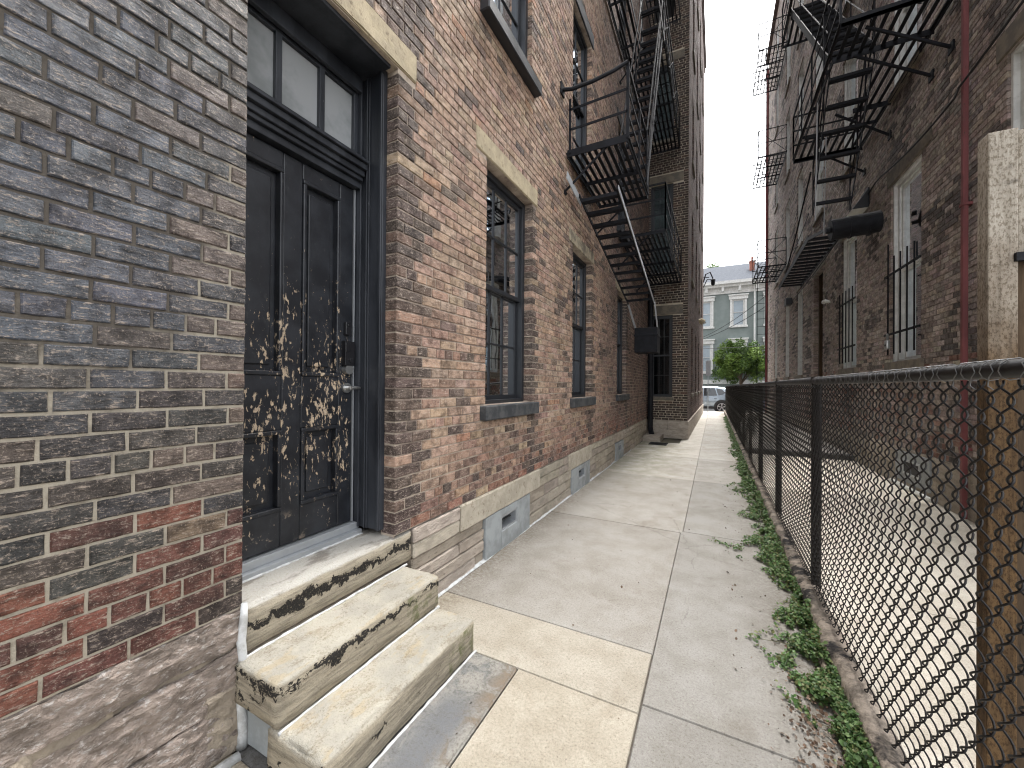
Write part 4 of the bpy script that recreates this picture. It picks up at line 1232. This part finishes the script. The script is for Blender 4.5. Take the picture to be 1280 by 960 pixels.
# --- right escape, near
fr_ = empty('fire_escape', (2.0, 9, 6.2), 'black iron fire escape with drum counterweight on right brick wall behind chain-link fence', 'fire escape')
x0, x1 = 1.47, XR - .04
platform(x0, x1, 6.52, 10.0, 6.30, sp=.11, w=.045, holes=[(x0 + .06, 2.16, 7.2, 9.2)]).build('platform', M['iron'], fr_)
for (y, z, h) in ((6.52, 6.29, .10), (7.17, 6.27, .08), (8.6, 6.25, .08), (10.0, 6.26, .09)):
    m = MB(); m.bar((x0 if y < 7 or y > 9 else 2.1, y, z), (x1 + .03, y, z), .012, h); m.build('cross_beam', M['iron'], fr_)
platform(x0, x1, 6.9, 11.6, 9.95, sp=.115, w=.05, holes=[(x0 + .06, 2.1, 8.6, 10.8)]).build('platform', M['iron'], fr_)
m = MB(); rail_run(m, (x0, 6.55, 6.3), (x0, 10.0, 6.3), .9, 3, 5); rail_run(m, (x0, 10.0, 6.3), (x1, 10.0, 6.3), .9, 3, 2); m.build('railing', M['iron'], fr_)
m = MB(); rail_run(m, (x0, 6.9, 9.95), (x0, 11.6, 9.95), .9, 3, 5); m.build('railing', M['iron'], fr_)
for (y, xe) in ((6.75, 1.75), (7.25, 1.75), (8.65, 1.85), (9.9, 1.85)):
    m = MB(); m.bar((XR, y, 5.72), (xe, y - .1, 6.24), .028, .028); m.box((XR - .02, y - .06, 5.66), (XR + .01, y + .06, 5.78)); m.build('brace', M['iron'], fr_)
stair(fr_, (7.6, 6.45), (8.75, 4.62), 1.58, 2.10, 6, .16, True, 0, sh=.05)
stair(fr_, (7.3, 6.35), (10.6, 9.95), 1.50, 2.02, 10, .18, True, 0, sh=.12)
stair(fr_, (11.1, 4.95), (15.6, 4.82), 1.92, 2.50, 15, .22, False, sh=.14)
m = MB()
for x in (1.92, 2.5): m.bar((x, 11.2, 4.95), (x, 8.75, 4.40), .02, .07)
m.tube([(2.0, 15.4, 4.9), (2.0, 13.4, 5.6), (2.0, 11.3, 6.55)], .018, 6); m.bar((1.95, 15.4, 4.85), (1.95, 11.2, 5.55), .012, .02)
m.build('lever_arm', M['iron'], fr_)
m = MB(); m.tube([(1.80, 8.62, 4.26), (2.46, 8.62, 4.30)], .175, 24)
for x in (1.82, 2.05, 2.30): m.tube([(x, 8.62, 4.262), (x + .03, 8.62, 4.264)], .180, 24)
m.tube([(1.74, 8.62, 4.26), (1.80, 8.62, 4.26)], .05, 10)
m.build('drum_weight', M['iron'], fr_)
m = MB()
for (x, y) in ((1.50, 8.0), (1.80, 8.9)): m.tube([(x, y, 6.2), (x + .05, y + .4, 4.4)], .009, 6)
m.build('brace_rod', M['bright_iron'], fr_)

# --- right escape, far end
ff = empty('fire_escape', (2.1, 20.2, 5.8), 'thin cage-like fire escape balconies stacked near the street corner of right building', 'fire escape')
for z in (6.45, 10.95, 15.35):
    m = platform(1.60, XR - .05, 18.8, 21.6, z, sp=.12, w=.04)
    for k in range(9): m.bar((1.60, 18.9 + .3 * k, z), (XR - .05, 19.0 + .3 * k, z), .03, .012)
    m.build('platform', M['iron'], ff)
    m = MB()
    for (p, q) in (((1.60, 18.8, z), (XR - .05, 18.8, z)), ((1.60, 18.8, z), (1.60, 21.6, z)), ((1.60, 21.6, z), (XR - .05, 21.6, z))):
        rail_run(m, p, q, 1.05, 2, 2, 1, .02)
    m.build('railing', M['iron'], ff)
m = MB()
for x in (1.80, 2.12): m.tube([(x, 21.5, .9), (x, 21.5, 18.6)], .014, 6)
for k in range(48): m.tube([(1.80, 21.5, 1.1 + k * .36), (2.12, 21.5, 1.1 + k * .36)], .010, 5)
m.build('ladder', M['iron'], ff)

# ================================================================== CHAIN-LINK FENCE
fx = .632
fence = empty('chain_link_fence', (fx, 13, .1), 'black chain-link fence with thick top rail on the low kerb beside sidewalk', 'fence')
P_, VP = .0375, .090
zlo, zhi = .155, 1.52
mb = MB()
i = 0
y = -.55
sub = 10
while y < 25.6:
    yc = y + P_ / 2
    nseg = 12 if y < 5 else 8
    ns = 5 if y < 5 else 3
    turns = (zhi - zlo) / VP
    N = int(turns * nseg)
    pts = []
    ph = 0 if i % 2 == 0 else math.pi
    for k in range(N + 1):
        th = 2 * math.pi * k / nseg + ph
        c, s_ = math.cos(th), math.sin(th)
        tri = 2 / math.pi * math.asin(max(-1, min(1, c * .985)))
        w = noise.noise(Vector((yc * .8, k * .02, 1))) * .006
        pts.append((fx - .024 - .011 * s_ + w, yc + (P_ / 2 + .0042) * (.6 * tri + .4 * c), zlo + (zhi - zlo) * k / N))
    mb.tube(pts, .0028, ns, cap=False)
    y += P_ + (0 if y < 8 else 0)
    i += 1
mb.build('mesh', M['vinyl'], fence, smooth=True)
mb = MB()
pts = [(fx, -.8 + 26.3 * k / 40, 1.548 + .004 * math.sin(k * .9)) for k in range(41)]
mb.tube(pts, .0225, 14); mb.build('top_rail', M['vinyl'], fence, smooth=True)
for k, y in enumerate([-.1, 3.42, 5.20, 7.05, 8.9, 10.75, 12.6, 14.45, 16.3, 18.15, 20.0, 21.85, 23.7, 25.4]):
    m = MB(); m.tube([(fx + .012, y, -.02), (fx + .012, y, 1.545)], .030 if k else .03, 14); m.tube([(fx + .012, y, 1.52), (fx + .012, y, 1.575)], .034, 12)
    m.build('post', M['vinyl'], fence, smooth=False)
r = random.Random(8)
y = .95
while y < 6.2:
    mb = MB()
    pts = []
    hgt = 1.548
    for k in range(15):
        th = 2 * math.pi * k / 10 + .8
        pts.append((fx + .0262 * math.cos(th), y + .055 * k / 14 - .02 * (k == 14), hgt + .0262 * math.sin(th)))
    pts += [(fx - .026, y + .05, 1.53), (fx - .026, y + .056, 1.508), (fx - .018, y + .05, 1.498)]
    mb.tube(pts, .0014, 5, cap=False)
    mb.build('tie_wire', M['wire'], fence, smooth=True)
    y += .075 * 1.2 + r.uniform(-.02, .04)

# wooden gate screen behind the fence at the right edge
gate = empty('wooden_gate', (1.6, 2.12, 0), 'tall weathered wooden board gate with square post standing behind the fence at right edge', 'gate')
mb = MB(); mb.box((.905, 2.10, 0), (.982, 2.17, 2.455)); mb.build('post', M['wood'], gate, bevel=.004)
x = .985
k = 0
while x < 2.45:
    mb = MB(); mb.box((x + .001, 2.112, 2.0 if k == 0 else .06), (x + .125, 2.150, 2.45)); mb.build('plank', M['wood'], gate, bevel=.003)
    x += .128; k += 1
mb = MB(); mb.box((.982, 2.13, .06), (1.115, 2.152, 1.995)); mb.build('gap_board', M['wood_dark'], gate)  # dark board where the gap shows; the gap's shade is in its colour
mb = MB(); mb.box((.97, 2.085, 1.965), (1.11, 2.111, 1.995)); mb.build('latch', M['iron'], gate)

# ================================================================== WEEDS AND LITTER
def leafy(name, spots, mat, pal, size, seed, label, cat):
    r = random.Random(seed); mb = MB()
    for (x, y, z, k) in spots:
        s = r.uniform(*size) * k
        a = r.uniform(0, 6.283); tilt = r.uniform(-.2, 1.0); tw = r.uniform(-.5, .5)
        m = Matrix.Translation((x, y, z)) @ Matrix.Rotation(a, 4, 'Z') @ Matrix.Rotation(tilt, 4, 'Y') @ Matrix.Rotation(tw, 4, 'X')
        c = r.choice(pal); kk = r.uniform(.7, 1.25); c = tuple(v * kk for v in c)
        pr = [(-.5, 0, 0), (-.2, .36, .06), (.15, .42, .05), (.55, 0, -.06), (.15, -.42, .05), (-.2, -.36, .06)]
        v = [mb.V(m @ Vector((p[0] * s, p[1] * s, p[2] * s))) for p in pr]
        mb.F((v[0], v[3], v[2], v[1]), 0, c); mb.F((v[0], v[5], v[4], v[3]), 0, c)
    o = mb.build(name, mat); tag(o, label, cat, kind='stuff')
    return o
r = random.Random(3)
spots = []
def width(y):
    # how far the mat creeps onto the paving, metres left of the kerb
    w = .105 + .07 * noise.noise(Vector((y * 1.3, 0, 0))) + .05 * noise.noise(Vector((y * 4, 2, 0)))
    for (c, s, k) in ((4.25, .36, .36), (3.0, .25, .05), (2.45, .3, .12), (5.3, .3, .2), (6.6, .5, .22), (8.2, .5, .15), (2.75, .10, .10), (10.3, .8, .12)):
        w += k * math.exp(-((y - c) / s) ** 2)
    if y < 1.95: w *= .5
    return max(.03, w)
for k in range(75000):
    y = 1.55 + 20.5 * r.random() ** 1.7
    w = width(y)
    u = abs(r.gauss(0, .5))
    if u > 1.25: continue
    dens = noise.noise(Vector((y * 6, u * 3, 5)))
    if dens < -.2 + .3 * u: continue
    if noise.noise(Vector((y * 2.3, 9, 2))) < -.22 and r.random() < .8: continue
    x = .552 - w * u
    h = (.085 * max(0, 1 - u) ** 1.6 + .022) * (.65 + .6 * noise.noise(Vector((y * 5, x * 9, 1))) + .35)
    spots.append((x + r.gauss(0, .008), y, max(.006, max(0, h) * r.random() ** .6), 1.0 if y < 6 else 1.35))
leafy('weeds', spots, M['leaf'], [(.085, .165, .045), (.11, .20, .06), (.055, .11, .035), (.14, .21, .075), (.15, .165, .06)], (.010, .024), 5, 'green creeping weeds growing along foot of the kerb', 'weeds')
mb = MB()
for k in range(260):
    x, y, z, q = r.choice(spots)
    if y > 7: continue
    mb.tube([(.54, y + r.uniform(-.05, .05), .0), ((.54 + x) / 2, y + r.uniform(-.03, .03), z * .8 + .01), (x, y, z)], .0014, 4, 0, (.12, .12, .05))
o = mb.build('weed_stems', M['leaf']); tag(o, 'thin stems running through the kerb side weeds', 'weeds', kind='stuff')
spots = []
for k in range(520):
    y = r.gauss(2.10, .24); x = r.gauss(.43, .07)
    if x < .57: spots.append((x, y, .004 + .02 * r.random(), r.uniform(.5, 1.2)))
for k in range(160): spots.append((r.uniform(.1, .52), r.uniform(1.6, 7), .006, r.uniform(.5, 1.1)))
for k in range(110): spots.append((r.uniform(-1.6, .3), r.uniform(1.0, 9), .007, r.uniform(.35, .9)))
leafy('leaf_litter', spots, M['litter'], [(.13, .085, .06), (.17, .12, .09), (.085, .058, .042), (.25, .2, .16)], (.008, .024), 6, 'dry brown leaf litter scattered on the sidewalk and kerb edge', 'leaf litter')

# ================================================================== STREET
mb = MB(); mb.box((-30, 26.2, -.14), (30, 27.3, .0), 0, (.42, .40, .37)); o = mb.build('street_sidewalk', M['concrete']); tag(o, kind='structure')
mb = MB(); mb.poly([(-45, 27.3, -.12), (45, 27.3, -.12), (45, 33.5, -.12), (-45, 33.5, -.12)]); o = mb.build('road', M['asphalt']); tag(o, kind='structure')
mb = MB(); mb.box((-30, 33.5, -.14), (30, 36.0, .0), 0, (.42, .40, .37)); o = mb.build('far_sidewalk', M['concrete']); tag(o, kind='structure')

# --- parked cars
def car(name, loc, label, paint, L=4.5, H=1.68, W=1.84, suv=True):
    """Nose towards -x; origin on the ground under the middle."""
    root = empty(name, loc, label, 'car')
    T = Matrix.Translation(loc)
    st = []   # x, zbottom, zbelt, ztop, halfwidth, roof halfwidth
    if suv:
        S = [(-2.25, .42, .72, .74, .62, .5), (-2.18, .30, .82, .85, .80, .62), (-1.9, .26, .92, .97, .90, .70), (-1.35, .26, .98, 1.04, .92, .72), (-.95, .26, 1.0, 1.08, .92, .70),
             (-.55, .26, 1.02, 1.38, .92, .66), (-.15, .26, 1.02, 1.62, .92, .66), (.4, .26, 1.03, 1.67, .92, .67), (1.0, .26, 1.05, 1.66, .92, .67), (1.5, .26, 1.08, 1.60, .91, .65),
             (1.85, .28, 1.08, 1.48, .89, .62), (2.08, .34, 1.04, 1.16, .85, .62), (2.2, .40, .96, 1.0, .78, .6), (2.25, .48, .80, .82, .66, .5)]
    else:
        S = [(-2.25, .40, .60, .62, .60, .5), (-2.15, .28, .70, .73, .80, .62), (-1.8, .22, .78, .82, .87, .68), (-1.2, .22, .84, .90, .89, .70), (-.8, .22, .87, .95, .89, .68),
             (-.3, .22, .89, 1.26, .89, .60), (.1, .22, .90, 1.41, .89, .58), (.6, .22, .91, 1.43, .89, .58), (1.1, .22, .93, 1.34, .88, .57), (1.55, .22, .95, 1.10, .87, .58),
             (1.95, .26, .94, 1.0, .84, .62), (2.15, .34, .88, .92, .76, .6), (2.25, .45, .72, .74, .64, .5)]
    b = MB(T); prev = None
    for (x, zb_, zl, zt_, w, wr) in S:
        half = [(w * .86, zb_), (w * .98, zb_ + .12), (w, zb_ + (zl - zb_) * .55), (w * .985, zl), (lerp((w * .96,), (wr,), .25)[0], zl + (zt_ - zl) * .2), (wr + .02, zl + (zt_ - zl) * .85), (wr * .88, zt_ - .01), (0, zt_ + .01)]
        ring = [b.V((x, -p[0], p[1])) for p in half] + [b.V((x, p[0], p[1])) for p in reversed(half[:-1])]
        if prev:
            n = len(ring)
            for k in range(n):
                b.F((prev[k], prev[(k + 1) % n], ring[(k + 1) % n], ring[k]))
        else: b.F(ring)
        prev = ring
    b.F(list(reversed(prev)))
    b.build('body', paint, root, smooth=True)
    hl = .98 if suv else .88
    zt_ = (1.56 if suv else 1.33)
    for sgn in (-1, 1):
        wins = [[(-.50, 1.06), (-.12, zt_ - .03), (.32, zt_), (.32, 1.06)], [(.38, 1.06), (.38, zt_), (1.0, zt_ - .01), (1.12, 1.09)], [(1.2, 1.10), (1.06, zt_ - .02), (1.38, zt_ - .08), (1.62, 1.24)]] if suv else \
               [[(-.45, .93), (-.02, zt_ - .02), (.36, zt_ + .02), (.36, .93)], [(.42, .93), (.42, zt_ + .02), (.9, zt_ - .02), (1.25, 1.0)]]
        for wn in wins:
            m = MB(T)
            z0, zz = (1.03, 1.62) if suv else (.90, 1.42)
            pts = []
            for (x, z) in wn:
                f = (z - z0) / (zz - z0); y = .90 + (.68 - .90) * f if suv else .87 + (.60 - .87) * f
                pts.append((x, sgn * (y + .012), z))
            m.poly(pts if sgn < 0 else list(reversed(pts))); m.build('side_window', M['car_glass'], root)
    for x in (-1.38, 1.38):
        for sgn in (-1, 1):
            rw = .36 if suv else .32
            if suv:
                m = MB(T); m.tube([(x, sgn * .80, rw + .02), (x, sgn * .925, rw + .02)], rw + .085, 28); m.build('arch_trim', M['trim'], root)
            m = MB(T)
            m.tube([(x, sgn * .72, rw), (x, sgn * .74, rw), (x, sgn * .92, rw), (x, sgn * .94, rw)], [rw - .04, rw, rw, rw - .03], 28)
            wh = m.build('wheel', M['rubber'], root)
            m = MB(T)
            for k in range(5):
                an = k * 2 * math.pi / 5 + .3
                for da_ in (-.13, .13):
                    m.bar((x + .05 * math.cos(an), sgn * .946, rw + .05 * math.sin(an)), (x + .235 * math.cos(an + da_), sgn * .946, rw + .235 * math.sin(an + da_)), .035, .02, up=(0, 1, 0))
            ring = [(x + .24 * math.cos(t * math.pi / 12), sgn * .945, rw + .24 * math.sin(t * math.pi / 12)) for t in range(25)]
            m.tube(ring, .018, 6); m.tube([(x, sgn * .935, rw), (x, sgn * .955, rw)], .05, 12)
            m.build('rim', M['rim'], wh)
    m = MB(T); m.box((-2.0, -.935, .26), (2.02, -.90, .40)).box((-2.0, .90, .26), (2.02, .935, .40)); m.build('sill_trim', M['trim'] if suv else paint, root, bevel=.01)
    for sgn in (-1, 1):
        m = MB(T); m.box((2.00, sgn * .60, (.92 if suv else .78)), (2.18, sgn * .88, (1.06 if suv else .90))); m.build('tail_light', M['tail'], root, bevel=.02)
        m = MB(T); m.box((-2.22, sgn * .50, (.70 if suv else .58)), (-2.05, sgn * .82, (.84 if suv else .70))); m.build('headlight', M['chalk'], root, bevel=.02)
        for x in (.0, .95):
            m = MB(T); m.box((x, sgn * .925, hl - .10), (x + .16, sgn * .95, hl - .07)); m.build('door_handle', M['trim'], root)
        m = MB(T); m.box((-.62, sgn * .92, 1.02 if suv else .9), (-.42, sgn * 1.06, 1.14 if suv else 1.0)); m.build('mirror', paint, root, bevel=.02)
    return root
car('parked_car', (-.92, 28.55, -.12), 'silver blue parked suv with dark wheel arches at the end of the alley', M['car_paint'])
car('parked_car', (4.95, 28.5, -.12), 'dark blue parked car seen through the chain-link fence, far end', M['car_blue'], suv=False)

# --- sign post seen from behind
sp_ = empty('sign_post', (-.30, 26.6, 0), 'grey metal street sign post seen from behind at the alley mouth', 'street sign')
m = MB(); m.box((-.325, 26.585, 0), (-.275, 26.615, 3.15)); m.build('post', M['sign'], sp_)
m = MB(); m.box((-.42, 26.562, 2.2), (-.16, 26.570, 3.12)); m.build('sign_plate', M['sign'], sp_, bevel=.002)

# --- tree
tree = empty('street_tree', (1.85, 32.6, 0), 'small round bright green street tree in front of the grey green house', 'tree')
m = MB(); m.tube([(1.85, 34.4, 0), (1.87, 34.4, 1.0), (1.83, 34.4, 1.9), (1.85, 34.4, 2.6)], [.13, .11, .10, .08], 10)
for k in range(9):
    a = k * .7; m.tube([(1.84, 34.4, 1.7 + .08 * k), (1.84 + .55 * math.cos(a), 34.4 + .5 * math.sin(a), 2.5 + .1 * k), (1.84 + 1.2 * math.cos(a), 34.4 + 1.0 * math.sin(a), 3.1 + .12 * k)], [.06, .04, .015], 6)
m.build('trunk', M['bark'], tree)
r = random.Random(12); m = MB()
cl = []
for k in range(125):
    a, e, q = r.uniform(0, 6.283), r.uniform(-.75, 1), r.random() ** .45
    rr = 1.9 * q * (1 + .12 * r.gauss(0, 1))
    cl.append((1.85 + rr * math.cos(a) * math.sqrt(max(0, 1 - e * e * .8)), 34.4 + .9 * rr * math.sin(a) * math.sqrt(max(0, 1 - e * e * .8)), 3.25 + 1.65 * q * max(e, -.7), r.uniform(.25, .5)))
for (x, y, z, s) in cl:
    t = r.uniform(.7, 1.25); base = r.choice([(.13, .215, .04), (.17, .26, .05), (.085, .15, .035)])
    for j in range(150):
        p = Vector((r.gauss(0, 1), r.gauss(0, 1), r.gauss(0, 1))).normalized() * s * r.random() ** .35
        c = Vector((x, y, z)) + p; L = r.uniform(.06, .12)
        a = Vector((r.gauss(0, 1), r.gauss(0, 1), r.gauss(0, .6))).normalized() * L; bb = a.cross(Vector((r.gauss(0, 1), r.gauss(0, 1), r.gauss(0, 1)))).normalized() * L * .45
        kk = t * r.uniform(.8, 1.2)
        m.poly([c - a, c + bb, c + a, c - bb], 0, tuple(v * kk for v in base))
m.build('crown', M['leaf'], tree)
tree2 = empty('street_tree', (.0, 47.0, 0), 'tree top just showing above the slate roof of grey green house', 'tree')
m = MB(); m.tube([(0, 47, 0), (.05, 47, 6), (0, 47, 12.5)], [.25, .2, .08], 8); m.build('trunk', M['bark'], tree2)
m = MB()
for j in range(1500):
    p = Vector((r.gauss(0, 1), r.gauss(0, 1), r.gauss(0, 1))).normalized() * r.random() ** .4
    c = Vector((-.1 + 1.0 * p.x, 47 + p.y, 13.0 + 1.8 * p.z)); L = r.uniform(.1, .22)
    a = Vector((r.gauss(0, 1), r.gauss(0, 1), r.gauss(0, .6))).normalized() * L; bb = a.cross(Vector((r.gauss(0, 1), r.gauss(0, 1), r.gauss(0, 1)))).normalized() * L * .45
    m.poly([c - a, c + bb, c + a, c - bb], 0, (.09, .15, .04))
m.build('crown', M['leaf'], tree2)

# --- grey green house across the street
TH = frame((0, 36.0, 0), (1, 0, 0), (0, -1, 0))
house = empty('grey_house', (1, 39, 0), 'grey green house with white window trim and slate roof across the street', 'house')
hx0, hx1 = -9.2, 12.6
wins = []
for k in range(-4, 6):
    cx = -.62 + 2.35 * k
    if hx0 + .6 < cx < hx1 - .6:
        wins.append((cx - .44, cx + .44, 2.75, 5.05)); wins.append((cx - .44, cx + .44, 6.45, 8.55))
m = MB(TH); mortar(m, hx0, hx1, 0, 9.6, wins, 0, n=0, depth=.14)
for k in range(46):
    z = .3 + .2 * k
m.box((hx0, -6, 0), (hx0 + .01, -.01, 9.6)).box((hx1 - .01, -6, 0), (hx1, -.01, 9.6)).box((hx0, -6, 0), (hx1, -5.99, 9.6))
m.build('wall', M['siding'], house)
for (a, b, c, d) in wins:
    w = sash_window(TH, house, a, b, c, d, M['white'], M['glass_sky'], None, None, (.22, .16, .12), M['white'], rec=-.05, fw=.07, simple=True)
    q = MB(TH); q.box((a - .14, .003, c), (a, .07, d)).box((b, .003, c), (b + .14, .07, d)).box((a - .22, .003, d), (b + .22, .12, d + .28)).box((a - .27, .003, d + .28), (b + .27, .2, d + .38)); q.build('trim', M['white'], w)
m = MB(TH); m.box((hx0 - .1, .003, 9.05), (hx1 + .1, .10, 9.55)).box((hx0 - .2, .0, 9.75), (hx1 + .2, .62, 9.98)).box((hx0 - .2, -.2, 9.551), (hx1 + .2, .42, 9.748)); m.box((hx0, .003, 1.75), (hx1, .12, 2.1))
cor = m.build('cornice', M['white'], house)
x = hx0 + .3
while x < hx1:
    q = MB(TH); q.box((x, .101, 9.2), (x + .17, .42, 9.548)); q.build('bracket', M['white'], cor); x += 1.18
m = MB(TH); m.poly([(hx0 - .2, .55, 9.99), (hx1 + .2, .55, 9.99), (hx1 + .2, -3.2, 12.2), (hx0 - .2, -3.2, 12.2)]); m.poly([(hx0 - .2, -3.2, 12.2), (hx1 + .2, -3.2, 12.2), (hx1 + .2, -6.4, 9.9), (hx0 - .2, -6.4, 9.9)])
m.poly([(hx0 - .2, .55, 9.99), (hx0 - .2, -3.2, 12.2), (hx0 - .2, -6.4, 9.9)]); m.poly([(hx1 + .2, .55, 9.99), (hx1 + .2, -3.2, 12.2), (hx1 + .2, -6.4, 9.9)])
rf = m.build('roof', M['slate'], house)
for cx in (2.75, -5.5):
    m = MB(TH); m.box((cx - .17, -1.6, 10.6), (cx + .17, -1.2, 11.75)).box((cx - .21, -1.64, 11.75), (cx + .21, -1.16, 11.84)); m.tube([(cx, -1.4, 11.83), (cx, -1.4, 12.2)], .07, 8); m.build('chimney', M['red_brick'], rf)
m = MB(TH); m.tube([(2.83, .15, .2), (2.83, .15, 9.7)], .06, 8); m.build('downpipe', M['white'], house)

# --- wires and the curled bracket at the alley mouth
for k, (p, q, d_) in enumerate((((2.6, 25.3, 6.0), (-3.2, 30.5, 4.4), .5), ((2.6, 25.3, 6.6), (-3.0, 32, 4.6), .6), ((-12, 29.5, 4.2), (12, 29.5, 4.5), .25), ((-12, 31.5, 12.0), (13, 31.5, 12.9), .3))):
    m = MB(); m.tube(sag(p, q, d_), .016, 5)
    o = m.build('overhead_wire', M['cable'])
    tag(o, ['sagging black wire from the right building corner, lower of the slanting pair', 'sagging black wire from the right building corner, upper of the slanting pair', 'level black wire crossing in front of lower windows of grey house', 'thin wire high in the white sky above the slate roof'][k], 'wire', 'overhead wires at the street')
m = MB()
wx, wy = XW + wd[0] * 13.1 , YW + wd[1] * 13.1
m.tube([(wx, wy, 7.6), (wx + .12, wy, 8.05), (wx + .35, wy, 8.15), (wx + .5, wy, 7.75)], .035, 8); m.tube([(wx, wy, 7.3), (wx + .2, wy, 7.75), (wx + .45, wy, 7.7)], .025, 8); m.tube([(wx, wy, 7.9), (wx + .3, wy, 7.85)], .025, 6)
br = m.build('lamp_bracket', M['iron']); tag(br, 'curled black iron lamp bracket at far corner of the left brick wing', 'lamp bracket')
q = MB(); q.tube([(wx + .5, wy, 7.75), (wx + .5, wy, 7.7), (wx + .5, wy, 7.42), (wx + .5, wy, 7.36)], [.03, .13, .10, .04], 8); q.build('lantern', M['iron'], br)

# ================================================================== CAMERA, LIGHT, WORLD
f, pit, rol = 488.0, .004, .0075
a = math.atan(252 / 488)
cam = bpy.data.cameras.new('camera'); co = bpy.data.objects.new('camera', cam); COL.objects.link(co)
cam.sensor_width = 36; cam.lens = 36 * f / 1280; cam.clip_start = .02; cam.clip_end = 500
Rm = Matrix.Rotation(a, 4, 'Z') @ Matrix.Rotation(math.pi / 2 + pit, 4, 'X') @ Matrix.Rotation(rol, 4, 'Z')
co.matrix_world = Matrix.Translation((0, 0, 1.5)) @ Rm
scene.camera = co

SD = Vector((.10, .42, .90)).normalized()             # towards the sun
el = math.asin(SD.z)
sun = bpy.data.lights.new('sun', 'SUN'); so = bpy.data.objects.new('sun', sun); COL.objects.link(so)
sun.energy = 1.5; sun.angle = R_(30); sun.color = (1, .965, .92)
so.rotation_euler = (-SD).to_track_quat('-Z', 'Y').to_euler()
w = bpy.data.worlds.new('World'); scene.world = w; w.use_nodes = True
nt = w.node_tree; nt.nodes.clear()
sky = nt.nodes.new('ShaderNodeTexSky'); sky.sky_type = 'NISHITA'; sky.sun_disc = False
sky.sun_elevation = el; sky.sun_rotation = math.atan2(SD.x, SD.y)
sky.dust_density = 3.0; sky.air_density = 1.0; sky.ozone_density = 1.0
hs = nt.nodes.new('ShaderNodeHueSaturation'); hs.inputs['Saturation'].default_value = .14
bg = nt.nodes.new('ShaderNodeBackground'); bg.inputs['Strength'].default_value = .15
ow = nt.nodes.new('ShaderNodeOutputWorld')
nt.links.new(sky.outputs[0], hs.inputs['Color']); nt.links.new(hs.outputs[0], bg.inputs[0]); nt.links.new(bg.outputs[0], ow.inputs[0])
vs = scene.view_settings
vs.view_transform = 'Standard'; vs.look = 'None'; vs.gamma = 1; vs.use_curve_mapping = False; vs.exposure = 2.4
scene.render.engine = 'CYCLES'
scene.cycles.filter_width = 1.15
scene.cycles.max_bounces = 8; scene.cycles.diffuse_bounces = 4; scene.cycles.glossy_bounces = 4; scene.cycles.transparent_max_bounces = 12
